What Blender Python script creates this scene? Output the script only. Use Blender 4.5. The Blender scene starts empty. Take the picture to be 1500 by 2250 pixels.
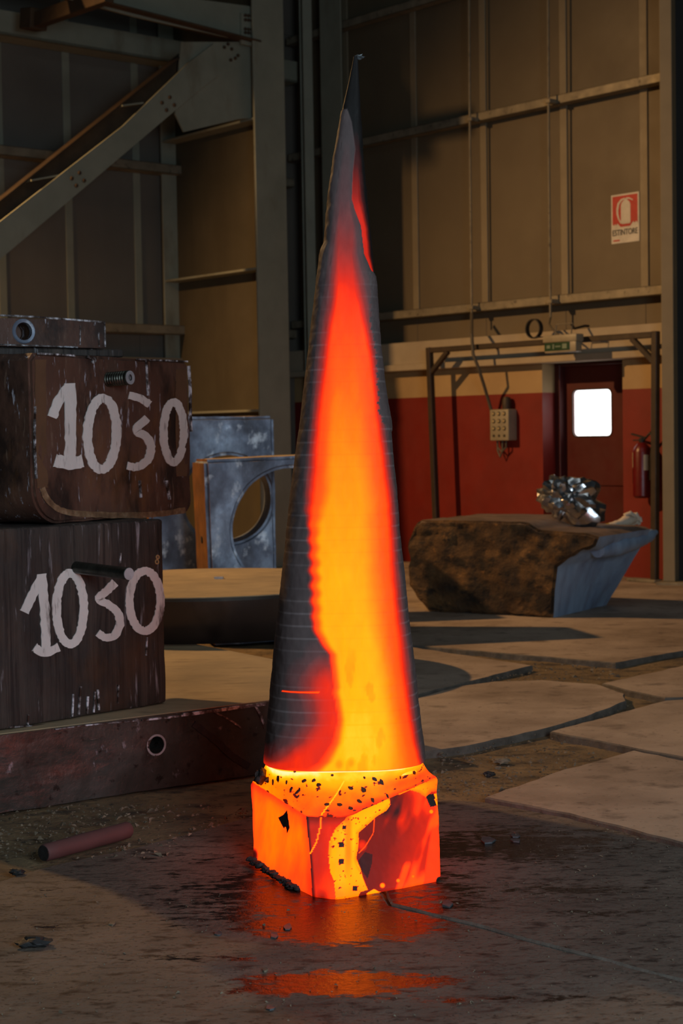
import bpy, bmesh, math, random
import numpy as np
from mathutils import Vector, Matrix, noise

scene = bpy.context.scene
COL = scene.collection
random.seed(7)
rng = np.random.default_rng(7)

# ------------------------------------------------------------------ camera
FPX, CAMH = 3600.0, 1.43
PITCH, ROLL = 0.0477, -0.0165
RM = Matrix.Rotation(math.pi / 2 - PITCH, 3, 'X') @ Matrix.Rotation(ROLL, 3, 'Z')
CAMP = Vector((0, 0, CAMH))
cd = bpy.data.cameras.new('camera')
cam = bpy.data.objects.new('camera', cd)
COL.objects.link(cam)
cam.location = CAMP
cam.rotation_euler = RM.to_euler()
cd.sensor_fit = 'VERTICAL'
cd.sensor_height = 36.0
cd.lens = FPX / 2250 * 36
cd.clip_end = 200
cd.dof.use_dof = True
cd.dof.focus_distance = 5.3
cd.dof.aperture_fstop = 5.6
scene.camera = cam

# ------------------------------------------------------------------ world and lamps
world = bpy.data.worlds.new('hall_daylight')
scene.world = world
world.use_nodes = True
bg = world.node_tree.nodes['Background']
bg.inputs[0].default_value = (0.62, 0.78, 0.86, 1)
bg.inputs[1].default_value = 0.014

def lamp(name, kind, loc, target, energy, color, **kw):
    d = bpy.data.lights.new(name, kind)
    d.energy = energy
    d.color = color
    for k, v in kw.items():
        setattr(d, k, v)
    o = bpy.data.objects.new(name, d)
    COL.objects.link(o)
    o.location = loc
    o.rotation_euler = (Vector(target) - Vector(loc)).to_track_quat('-Z', 'Y').to_euler()
    return o
# sodium floodlight high on the left wall: the warm light and all the clear shadows
lamp('sodium_floodlight', 'SPOT', (-6.0, 12.9, 6.4), (1.6, 12.0, -1.2), 2400, (1.0, 0.56, 0.22),
     spot_size=math.radians(112), spot_blend=0.85, shadow_soft_size=0.08)
# daylight from the open gate behind the photographer, and from the roof lights
lamp('gate_daylight', 'AREA', (2.4, -0.6, 2.5), (-0.9, 7.5, 0.9), 245, (0.70, 0.87, 1.0),
     shape='RECTANGLE', size=2.6, size_y=2.2)
lamp('rooflight_daylight', 'AREA', (1.0, 6.5, 8.6), (1.0, 7.5, 0.0), 45, (0.80, 0.92, 0.95),
     shape='RECTANGLE', size=5.0, size_y=3.0)
scene.view_settings.view_transform = 'Standard'
scene.view_settings.look = 'None'
scene.view_settings.gamma = 1.0
scene.view_settings.use_curve_mapping = False
scene.view_settings.exposure = 0.0

# ------------------------------------------------------------------ pixel <-> place helpers
def ray(px, py):
    return RM @ Vector(((px - 750) / FPX, (1125 - py) / FPX, -1.0))
def at_z(px, py, z=0.0):
    d = ray(px, py)
    return CAMP + d * ((z - CAMH) / d.z)
def at_depth(px, py, Y):
    d = ray(px, py)
    return CAMP + d * (Y / d.y)
RI = np.array(RM.inverted())
def project(P):
    q = (np.asarray(P, float) - np.array(CAMP)) @ RI.T
    return 750 + FPX * q[:, 0] / -q[:, 2], 1125 - FPX * q[:, 1] / -q[:, 2]

class Frame:
    """origin, x to the right along a face, y away from the viewer, z up"""
    def __init__(s, o, xdir, tilt=0.0):
        s.o = Vector(o)
        s.X = Vector((xdir[0], xdir[1], 0)).normalized()
        s.Z = Vector((0, 0, 1))
        s.Y = s.Z.cross(s.X)
        if tilt:
            r = Matrix.Rotation(tilt, 3, s.Y)
            s.X = r @ s.X
            s.Z = r @ s.Z
    def p(s, x, y, z):
        return s.o + s.X * x + s.Y * y + s.Z * z
    def px(s, a, b, y=0.0):
        d = ray(a, b)
        q = s.o + s.Y * y
        t = (q - CAMP).dot(s.Y) / d.dot(s.Y)
        v = CAMP + d * t - s.o
        return v.dot(s.X), v.dot(s.Z)
WORLD = Frame((0, 0, 0), (1, 0))

# ------------------------------------------------------------------ object helpers
def link(o, parent=None):
    COL.objects.link(o)
    if parent is not None:
        o.parent = parent
    return o
def tag(o, label=None, cat=None, group=None, kind=None):
    if label: o['label'] = label
    if cat: o['category'] = cat
    if group: o['group'] = group
    if kind: o['kind'] = kind
    return o
def thing(name, loc, label, cat, group=None, kind=None):
    o = bpy.data.objects.new(name, None)
    o.empty_display_size = 0.1
    o.location = Vector(loc)
    link(o)
    return tag(o, label, cat, group, kind)
def root_loc(o):
    v = Vector((0, 0, 0))
    while o is not None:
        v += o.location
        o = o.parent
    return v

_boxc = {}
def bevbox(sx, sy, sz, bev, seg=1, cuts=0):
    key = (round(sx, 4), round(sy, 4), round(sz, 4), bev, seg, cuts)
    if key not in _boxc:
        bm = bmesh.new()
        bmesh.ops.create_cube(bm, size=1.0)
        for v in bm.verts:
            v.co = Vector((v.co.x * sx, v.co.y * sy, v.co.z * sz))
        if bev > 0:
            b = min(bev, 0.45 * min(sx, sy, sz))
            bmesh.ops.bevel(bm, geom=bm.edges[:], offset=b, segments=seg, affect='EDGES', profile=0.5)
        vs = [v.co.copy() for v in bm.verts]
        for i, v in enumerate(bm.verts): v.index = i
        fs = [[v.index for v in f.verts] for f in bm.faces]
        bm.free()
        _boxc[key] = (vs, fs)
    return _boxc[key]

class MB:
    """collects shapes and links them as ONE mesh object"""
    def __init__(s):
        s.v, s.f, s.m = [], [], []
    def add(s, vs, fs, m=0):
        n = len(s.v)
        s.v.extend(vs)
        for f in fs:
            s.f.append([i + n for i in f])
            s.m.append(m)
        return s
    def box(s, fr, x0, x1, y0, y1, z0, z1, bev=0.0, seg=1, m=0):
        vs, fs = bevbox(abs(x1 - x0), abs(y1 - y0), abs(z1 - z0), bev, seg)
        cx, cy, cz = (x0 + x1) / 2, (y0 + y1) / 2, (z0 + z1) / 2
        return s.add([fr.p(v.x + cx, v.y + cy, v.z + cz) for v in vs], fs, m)
    def prism(s, front, off, m=0):
        """front: list of 3-D points (a polygon); off: vector to the back copy"""
        n = len(front)
        vs = [Vector(p) for p in front] + [Vector(p) + Vector(off) for p in front]
        fs = [list(range(n))[::-1], [i + n for i in range(n)]]
        for i in range(n):
            j = (i + 1) % n
            fs.append([i, j, j + n, i + n])
        return s.add(vs, fs, m)
    def tube(s, pts, r, n=10, cap=True, m=0, radii=None):
        pts = [Vector(p) for p in pts]
        rings, prev = [], None
        for i, p in enumerate(pts):
            t = (pts[min(i + 1, len(pts) - 1)] - pts[max(i - 1, 0)]).normalized()
            if prev is None:
                a = t.orthogonal().normalized()
            else:
                a = (prev - t * prev.dot(t)).normalized()
            prev = a
            b = t.cross(a)
            rr = radii[i] if radii else r
            rings.append([p + (a * math.cos(2 * math.pi * k / n) + b * math.sin(2 * math.pi * k / n)) * rr for k in range(n)])
        vs = [q for rg in rings for q in rg]
        fs = []
        for i in range(len(pts) - 1):
            for k in range(n):
                k2 = (k + 1) % n
                fs.append([i * n + k, i * n + k2, (i + 1) * n + k2, (i + 1) * n + k])
        if cap:
            fs.append(list(range(n))[::-1])
            fs.append([(len(pts) - 1) * n + k for k in range(n)])
        return s.add(vs, fs, m)
    def lathe(s, o, axis, prof, n=24, m=0, cap=True):
        """prof: (radius, height) pairs along axis from o"""
        ax = Vector(axis).normalized()
        a = ax.orthogonal().normalized()
        b = ax.cross(a)
        vs, fs = [], []
        for r, h in prof:
            for k in range(n):
                t = 2 * math.pi * k / n
                vs.append(Vector(o) + ax * h + (a * math.cos(t) + b * math.sin(t)) * r)
        for i in range(len(prof) - 1):
            for k in range(n):
                k2 = (k + 1) % n
                fs.append([i * n + k, i * n + k2, (i + 1) * n + k2, (i + 1) * n + k])
        if prof[0] == prof[-1]: cap = False
        if cap and prof[0][0] > 1e-6: fs.append(list(range(n))[::-1])
        if cap and prof[-1][0] > 1e-6: fs.append([(len(prof) - 1) * n + k for k in range(n)])
        return s.add(vs, fs, m)
    def bm(s):
        b = bmesh.new()
        vs = [b.verts.new(v) for v in s.v]
        for f, m in zip(s.f, s.m):
            try:
                fc = b.faces.new([vs[i] for i in f])
                fc.material_index = m
            except ValueError:
                pass
        return b
    def build(s, name, mats, parent=None, smooth=None, sub=0, rough=0.0, rscale=6.0, weld=False, ao=None):
        b = s.bm()
        if weld:
            bmesh.ops.remove_doubles(b, verts=b.verts[:], dist=1e-5)
        return finish(b, name, mats, parent, smooth, sub, rough, rscale)

def finish(b, name, mats, parent=None, smooth=None, sub=0.0, rough=0.0, rscale=6.0):
    """sub: longest edge after subdivision; rough: relief amplitude in metres"""
    if sub:
        bmesh.ops.triangulate(b, faces=[f for f in b.faces if len(f.verts) > 4])
        for _ in range(7):
            es = [e for e in b.edges if e.calc_length() > sub]
            if not es: break
            bmesh.ops.subdivide_edges(b, edges=es, cuts=1, use_grid_fill=True)
        bmesh.ops.triangulate(b, faces=[f for f in b.faces if len(f.verts) > 4])
    bmesh.ops.recalc_face_normals(b, faces=b.faces[:])
    if rough:
        b.normal_update()
        mv = []
        for v in b.verts:
            n = noise.fractal(v.co * rscale, 1.0, 2.0, 4)
            mv.append(v.co + v.normal * (n * rough))
        for v, c in zip(b.verts, mv): v.co = c
    rl = root_loc(parent) if parent is not None else Vector((0, 0, 0))
    for v in b.verts: v.co -= rl
    me = bpy.data.meshes.new(name)
    b.to_mesh(me)
    b.free()
    if not isinstance(mats, (list, tuple)): mats = [mats]
    for m in mats: me.materials.append(m)
    if smooth is not None:
        me.polygons.foreach_set('use_smooth', [True] * len(me.polygons))
        me.set_sharp_from_angle(angle=math.radians(smooth))
    return link(bpy.data.objects.new(name, me), parent)

def fix_origin(o, base):
    """move a one-mesh thing's origin to its base without moving the shape"""
    base = Vector(base)
    o.data.transform(Matrix.Translation(-base))
    o.location = base
    return o

# ------------------------------------------------------------------ materials
def lin(c):
    def f(u):
        u /= 255.0
        return u / 12.92 if u <= 0.04045 else ((u + 0.055) / 1.055) ** 2.4
    return (f(c[0]), f(c[1]), f(c[2]), 1.0)

def mat(name, cols, scale=4.0, vec=(1, 1, 1), rough=(0.5, 0.8), metal=0.0, bump=0.15, bscale=25.0, bdist=0.01,
        layers=(), coat=0.0, spec=0.5):
    """cols: [(pos, srgb)], ramp over fractal noise.
    layers: (srgb, scale, vec, lo, hi, strength[, roughness]) stains and wear mixed on top"""
    m = bpy.data.materials.new(name)
    m.use_nodes = True
    nt = m.node_tree
    N, L = nt.nodes, nt.links
    bs = N['Principled BSDF']
    tc = N.new('ShaderNodeTexCoord')
    def mapped(v):
        mp = N.new('ShaderNodeMapping')
        mp.inputs['Scale'].default_value = v
        L.new(tc.outputs['Object'], mp.inputs['Vector'])
        return mp.outputs['Vector']
    def nz(v, sc, det=8.0, ro=0.6):
        n = N.new('ShaderNodeTexNoise')
        n.inputs['Scale'].default_value = sc
        n.inputs['Detail'].default_value = det
        n.inputs['Roughness'].default_value = ro
        L.new(mapped(v), n.inputs['Vector'])
        return n.outputs['Fac']
    n1 = nz(vec, scale)
    rp = N.new('ShaderNodeValToRGB')
    e = rp.color_ramp.elements
    while len(e) > len(cols): e.remove(e[-1])
    while len(e) < len(cols): e.new(0.5)
    for i, (p, c) in enumerate(cols):
        e[i].position = p
        e[i].color = lin(c)
    L.new(n1, rp.inputs['Fac'])
    col = rp.outputs['Color']
    mr = N.new('ShaderNodeMapRange')
    mr.inputs['From Min'].default_value = 0.3
    mr.inputs['From Max'].default_value = 0.7
    mr.inputs['To Min'].default_value = rough[0]
    mr.inputs['To Max'].default_value = rough[1]
    L.new(nz((1, 1, 1), scale * 2.3), mr.inputs['Value'])
    rg = mr.outputs['Result']
    for k, ly in enumerate(layers):
        c, sc, v, lo, hi, st = ly[:6]
        mp = N.new('ShaderNodeMapRange')
        mp.inputs['From Min'].default_value = lo
        mp.inputs['From Max'].default_value = hi
        mp.inputs['To Min'].default_value = 0.0
        mp.inputs['To Max'].default_value = st
        L.new(nz(v, sc), mp.inputs['Value'])
        mx = N.new('ShaderNodeMix')
        mx.data_type = 'RGBA'
        L.new(mp.outputs['Result'], mx.inputs['Factor'])
        L.new(col, mx.inputs['A'])
        mx.inputs['B'].default_value = lin(c)
        col = mx.outputs['Result']
        if len(ly) > 6:
            m2 = N.new('ShaderNodeMix')
            m2.data_type = 'FLOAT'
            L.new(mp.outputs['Result'], m2.inputs['Factor'])
            L.new(rg, m2.inputs['A'])
            m2.inputs['B'].default_value = ly[6]
            rg = m2.outputs['Result']
    L.new(col, bs.inputs['Base Color'])
    L.new(rg, bs.inputs['Roughness'])
    bs.inputs['Metallic'].default_value = metal
    bs.inputs['Specular IOR Level'].default_value = spec
    if bump:
        bp = N.new('ShaderNodeBump')
        bp.inputs['Strength'].default_value = bump
        bp.inputs['Distance'].default_value = bdist
        L.new(nz(vec, bscale, 6.0, 0.65), bp.inputs['Height'])
        L.new(bp.outputs['Normal'], bs.inputs['Normal'])
    return m

def plain(name, c, rough=0.5, metal=0.0, emit=None, strength=0.0):
    m = mat(name, [(0.3, tuple(x * 0.86 for x in c)), (0.7, c)], 8.0, rough=(rough * 0.9, min(1, rough * 1.1)), metal=metal, bump=0.05)
    if emit:
        bs = m.node_tree.nodes['Principled BSDF']
        bs.inputs['Emission Color'].default_value = lin(emit)
        bs.inputs['Emission Strength'].default_value = strength
    return m

MAT = {}
MAT['concrete'] = mat('worn_concrete_slab', [(0.25, (142, 124, 108)), (0.5, (165, 146, 128)), (0.75, (180, 160, 140))], 1.6,
    rough=(0.75, 0.95), bump=0.25, bscale=30, layers=[
        ((116, 98, 80), 1.1, (1, 1.2, 1), 0.45, 0.66, 0.8), ((84, 70, 58), 5, (1, 1.2, 1), 0.56, 0.68, 0.6), ((70, 58, 48), 34, (1, 1, 1), 0.60, 0.70, 0.6),
        ((170, 165, 155), 40, (1, 1, 1), 0.66, 0.74, 0.6)])
MAT['slab_edge'] = mat('broken_slab_edge', [(0.3, (74, 68, 60)), (0.7, (112, 104, 94))], 14.0, rough=(0.8, 0.95), bump=0.6)
MAT['dirt'] = mat('sandy_dirt', [(0.3, (96, 80, 58)), (0.55, (126, 104, 72)), (0.75, (150, 128, 92))], 3.0,
    rough=(0.9, 1.0), bump=0.7, bscale=40, bdist=0.02, layers=[((52, 44, 36), 5, (1, 2, 1), 0.5, 0.66, 0.85), ((40, 36, 32), 30, (1, 1, 1), 0.58, 0.66, 0.8)])
MAT['cladding'] = mat('tan_wall_cladding', [(0.3, (98, 86, 67)), (0.7, (109, 97, 76))], 0.9, rough=(0.55, 0.7), bump=0.05,
    layers=[((94, 84, 68), 2.0, (1, 1, 0.2), 0.5, 0.75, 0.5)])
MAT['cladding_left'] = mat('grey_wall_cladding', [(0.3, (100, 95, 87)), (0.7, (114, 108, 98))], 0.9, rough=(0.6, 0.75), bump=0.05,
    layers=[((100, 92, 82), 2.0, (1, 1, 0.2), 0.5, 0.75, 0.5)])
MAT['strip'] = mat('pale_cover_strip', [(0.3, (126, 114, 92)), (0.7, (138, 126, 102))], 3, rough=(0.5, 0.7), bump=0.03)
MAT['painted_steel'] = mat('grey_green_painted_steel', [(0.3, (132, 134, 118)), (0.7, (152, 152, 134))], 2.0, rough=(0.5, 0.7), bump=0.06,
    layers=[((104, 88, 64), 3.0, (1, 1, 0.3), 0.58, 0.74, 0.6)])
MAT['web'] = mat('dark_brown_web_plate', [(0.3, (78, 70, 52)), (0.7, (92, 82, 62))], 1.5, rough=(0.6, 0.75), bump=0.05,  # darker and browner than the rest of the column
    layers=[((70, 60, 44), 2.0, (1, 1, 0.15), 0.48, 0.7, 0.7)])
MAT['rail'] = mat('dusty_steel_rail', [(0.3, (112, 104, 88)), (0.7, (150, 140, 118))], 5.0, rough=(0.45, 0.65), metal=0.2, bump=0.15,
    layers=[((60, 54, 46), 14, (1, 1, 1), 0.58, 0.7, 0.7)])
MAT['rusty_beam'] = mat('rust_brown_steel', [(0.3, (58, 44, 30)), (0.7, (84, 64, 42))], 4.0, rough=(0.65, 0.85), bump=0.15)
MAT['red'] = mat('red_dado_paint', [(0.3, (112, 24, 13)), (0.7, (128, 29, 16))], 2.0, rough=(0.5, 0.65), bump=0.08,
    layers=[((88, 24, 16), 5, (1, 1, 0.4), 0.62, 0.76, 0.5)])
MAT['cream'] = mat('cream_wall_paint', [(0.3, (160, 132, 92)), (0.7, (176, 148, 104))], 2.0, rough=(0.6, 0.75), bump=0.08,
    layers=[((140, 112, 76), 6, (1, 1, 1), 0.62, 0.76, 0.5)])
MAT['lintel'] = mat('dusty_cream_beam', [(0.3, (156, 142, 120)), (0.7, (174, 160, 136))], 3.0, rough=(0.6, 0.8), bump=0.08)
MAT['door'] = mat('maroon_door_paint', [(0.3, (74, 17, 14)), (0.7, (84, 20, 16))], 2.0, rough=(0.4, 0.55), bump=0.03)
MAT['door_frame'] = mat('dark_door_frame_paint', [(0.3, (62, 20, 18)), (0.7, (74, 22, 20))], 2.0, rough=(0.4, 0.55), bump=0.03)
MAT['frame_brown'] = mat('brown_painted_tube', [(0.3, (44, 33, 23)), (0.7, (62, 47, 32))], 6.0, rough=(0.5, 0.7), bump=0.1)
MAT['black'] = plain('black_rubber', (28, 27, 26), 0.6)
MAT['dark'] = plain('dark_interior', (26, 25, 24), 0.9)
MAT['grey_plastic'] = plain('grey_plastic', (158, 148, 124), 0.5)
MAT['button'] = plain('pale_button', (196, 176, 130), 0.4)
MAT['socket'] = plain('dark_socket', (52, 48, 40), 0.5)
MAT['cable'] = plain('grey_cable', (96, 88, 74), 0.6)
MAT['white_paint'] = mat('hand_brushed_white_paint', [(0.3, (214, 206, 200)), (0.7, (232, 226, 220))], 7.0, vec=(1, 1, 0.5), rough=(0.6, 0.8), bump=0.2,
    layers=[((74, 50, 40), 16, (1, 1, 0.22), 0.58, 0.68, 0.85), ((60, 44, 38), 60, (1, 1, 0.15), 0.62, 0.7, 0.6)])
MAT['rust_block'] = mat('rust_brown_forged_steel', [(0.25, (70, 47, 38)), (0.5, (90, 62, 50)), (0.75, (112, 80, 64))], 3.0, vec=(1, 1, 0.6),
    rough=(0.45, 0.7), bump=0.25, layers=[((30, 22, 19), 5, (1, 1, 0.5), 0.5, 0.64, 0.85), ((124, 100, 84), 26, (2, 2, 0.3), 0.60, 0.68, 0.6),
        ((118, 76, 38), 3, (1, 1, 0.5), 0.6, 0.75, 0.7), ((200, 200, 212), 16, (2.5, 2.5, 0.5), 0.63, 0.70, 0.85, 0.35)])
MAT['worn_edge'] = mat('worn_bright_edge', [(0.42, (52, 40, 34)), (0.52, (120, 116, 116)), (0.62, (222, 224, 232))], 26.0, rough=(0.3, 0.5), bump=0.3)
MAT['dusty_rust'] = mat('dusty_rust_band', [(0.3, (92, 66, 46)), (0.5, (124, 94, 66)), (0.7, (156, 128, 98))], 24.0, rough=(0.7, 0.9), bump=0.4)
MAT['brown_block'] = mat('sawn_brown_black_steel', [(0.3, (44, 38, 35)), (0.5, (60, 52, 47)), (0.7, (82, 70, 62))], 5.0, vec=(2.5, 2.5, 0.2),
    rough=(0.5, 0.75), bump=0.3, bscale=18, layers=[((24, 20, 19), 3, (1, 1, 0.5), 0.52, 0.7, 0.75),
        ((176, 172, 178), 9, (4, 4, 0.4), 0.61, 0.72, 0.7, 0.35), ((22, 18, 17), 9, (7, 7, 0.12), 0.52, 0.62, 0.7), ((92, 60, 34), 2.5, (1, 1, 0.5), 0.6, 0.76, 0.6)])
MAT['plate_side'] = mat('flame_cut_plate_edge', [(0.3, (54, 53, 49)), (0.5, (72, 70, 65)), (0.7, (96, 94, 90))], 3.0, rough=(0.22, 0.44), metal=0.35, bump=0.3,
    layers=[((40, 30, 26), 5, (1, 1, 0.8), 0.54, 0.68, 0.85), ((70, 44, 32), 2.0, (1, 1, 0.6), 0.56, 0.74, 0.6, 0.25), ((30, 26, 24), 26, (1, 1, 1), 0.60, 0.68, 0.8),
            ((200, 200, 210), 12, (1, 1, 0.6), 0.64, 0.72, 0.7, 0.3)])
MAT['plate_top'] = mat('dusty_plate_top', [(0.3, (146, 130, 104)), (0.7, (180, 158, 122))], 2.5, rough=(0.75, 0.95), bump=0.15,
    layers=[((96, 84, 66), 4, (1, 4, 1), 0.55, 0.72, 0.6)])
MAT['dark_side'] = mat('dark_machined_side', [(0.3, (48, 40, 36)), (0.7, (66, 56, 50))], 2.0, vec=(1, 1, 0.4), rough=(0.3, 0.45), metal=0.3, bump=0.06,
    layers=[((28, 24, 22), 4, (1, 1, 0.5), 0.55, 0.7, 0.6)])
MAT['skylit_steel'] = mat('scaled_steel_painted_skylight', [(0.3, (70, 76, 92)), (0.5, (112, 122, 142)), (0.66, (164, 180, 202))], 4.0, vec=(1, 1, 0.6),  # the blue cast is cool daylight painted into the steel colour
    rough=(0.35, 0.6), metal=0.25, bump=0.25, layers=[((60, 56, 60), 3, (1, 1, 0.5), 0.52, 0.68, 0.7), ((232, 240, 250), 8, (1, 1, 0.7), 0.58, 0.68, 0.85)])
MAT['lamplit_steel'] = mat('painted_lamplight_steel', [(0.3, (84, 52, 20)), (0.55, (122, 78, 30)), (0.75, (158, 106, 44))], 4.0, rough=(0.5, 0.7), bump=0.2,  # orange lamplight on the rings' left faces, painted into the colour
    layers=[((70, 42, 18), 4, (1, 1, 0.6), 0.54, 0.7, 0.7)])
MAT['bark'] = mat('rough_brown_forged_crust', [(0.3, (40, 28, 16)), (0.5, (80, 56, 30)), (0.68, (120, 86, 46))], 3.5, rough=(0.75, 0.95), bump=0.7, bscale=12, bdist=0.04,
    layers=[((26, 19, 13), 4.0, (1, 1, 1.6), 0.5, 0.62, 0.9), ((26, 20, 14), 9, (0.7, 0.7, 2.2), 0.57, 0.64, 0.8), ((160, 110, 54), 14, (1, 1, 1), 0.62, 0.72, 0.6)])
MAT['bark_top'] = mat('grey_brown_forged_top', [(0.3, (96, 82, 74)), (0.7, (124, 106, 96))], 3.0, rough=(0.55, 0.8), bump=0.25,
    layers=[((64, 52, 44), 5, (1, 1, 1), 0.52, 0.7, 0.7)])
MAT['skylit_end'] = mat('smooth_end_painted_skylight', [(0.3, (140, 166, 198)), (0.7, (170, 194, 220))], 3.0, vec=(2, 2, 0.5), rough=(0.4, 0.55), metal=0.1, bump=0.15,  # blue sky reflection on the smooth end, painted into its colour
    layers=[((112, 104, 128), 2.4, (2, 2, 0.35), 0.5, 0.7, 0.6), ((160, 180, 204), 14, (3, 3, 0.3), 0.6, 0.74, 0.5)])
MAT['foil'] = mat('crumpled_aluminium_foil', [(0.3, (190, 190, 192)), (0.7, (226, 226, 228))], 5.0, rough=(0.18, 0.3), metal=1.0, bump=0.2, bscale=9, bdist=0.02)
MAT['glove'] = mat('cream_leather_glove', [(0.3, (204, 186, 164)), (0.7, (226, 212, 192))], 9.0, rough=(0.7, 0.9), bump=0.3)
MAT['bright_steel'] = mat('bright_turned_steel', [(0.3, (170, 172, 176)), (0.7, (205, 206, 210))], 20.0, rough=(0.3, 0.45), metal=0.4, bump=0.05)
MAT['oily_steel'] = mat('dark_oily_threaded_steel', [(0.3, (44, 46, 40)), (0.7, (78, 80, 72))], 14.0, rough=(0.3, 0.5), metal=0.8, bump=0.2)
MAT['ext_red'] = plain('extinguisher_red_enamel', (104, 14, 13), 0.35)
MAT['ext_label'] = plain('extinguisher_pale_label', (206, 190, 160), 0.6)
MAT['sign_white'] = plain('sign_white', (212, 206, 192), 0.5)
MAT['sign_red'] = plain('sign_red', (186, 22, 14), 0.5)
MAT['sign_black'] = plain('sign_black', (30, 32, 26), 0.6)
MAT['scrap'] = mat('slate_grey_mill_scale', [(0.3, (62, 66, 68)), (0.7, (98, 104, 108))], 12.0, rough=(0.4, 0.6), metal=0.3, bump=0.2)
MAT['black_scrap'] = mat('black_slag', [(0.3, (18, 18, 18)), (0.7, (44, 44, 44))], 14.0, rough=(0.5, 0.8), bump=0.5)
MAT['stone'] = mat('crushed_rubble', [(0.3, (84, 74, 60)), (0.7, (138, 124, 102))], 12.0, rough=(0.8, 0.95), bump=0.3)

def bar(mb, p, q, w, d, side=None, bev=0.0, m=0):
    """rectangular bar from p to q: w across 'side', d across the third axis"""
    p, q = Vector(p), Vector(q)
    t = (q - p).normalized()
    sd = Vector(side) if side is not None else t.orthogonal()
    sd = (sd - t * sd.dot(t)).normalized()
    n = t.cross(sd)
    vs, fs = bevbox(w, d, (q - p).length, bev)
    c = (p + q) / 2
    mb.add([c + sd * v.x + n * v.y + t * v.z for v in vs], fs, m)

# ================================================================== floor
def floor_pts(pl, z):
    out = []
    for p in pl:
        out.append(at_z(p[0], p[1], z) if len(p) == 2 else Vector((p[0], p[1], z)))
    return out
def jitter_edge(pts, step=0.07, amp=0.007, seed=0):
    r = random.Random(seed)
    out = []
    for i, a in enumerate(pts):
        b = pts[(i + 1) % len(pts)]
        d = b - a
        n = max(1, min(90, int(d.length / step)))
        nrm = Vector((-d.y, d.x, 0)).normalized()
        for k in range(n):
            out.append(a + d * (k / n) + nrm * (r.uniform(-amp, amp) if k else 0))
    return out

def ground(name, x0, x1, y0, y1, nx, ny, fz, m, parent=None):
    xs, ys = np.linspace(x0, x1, nx), np.linspace(y0, y1, ny)
    vs = [Vector((x, y, fz(x, y))) for y in ys for x in xs]
    fs = [[j * nx + i, j * nx + i + 1, (j + 1) * nx + i + 1, (j + 1) * nx + i] for j in range(ny - 1) for i in range(nx - 1)]
    mb = MB()
    mb.add(vs, fs)
    return mb.build(name, m, parent, smooth=60)
ZS, ZG = 0.024, 0.006
fl = ground('floor', -12, 12, -4, 24, 150, 190,
            lambda x, y: -0.012 + 0.010 * noise.fractal(Vector((x * 2.2, y * 2.2, 0)), 1.0, 2.0, 3), MAT['dirt'])
tag(fl, 'sandy dirt ground of the forge hall between broken concrete slabs', 'floor', kind='structure')

def slab(pl, z, th, m, seed, sub=0.0):
    pts = jitter_edge(floor_pts(pl, z), seed=seed)
    b = MB().prism(pts, (0, 0, -th)).bm()
    bmesh.ops.recalc_face_normals(b, faces=b.faces[:])
    top = [f for f in b.faces if f.normal.z > 0.9]
    bmesh.ops.bevel(b, geom=[e for f in top for e in f.edges], offset=0.006, segments=1, affect='EDGES')
    b.normal_update()
    for f in b.faces:
        if f.normal.z < 0.9: f.material_index = 1
    return finish(b, 'slab', [m, MAT['slab_edge']], fl, smooth=35)

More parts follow.
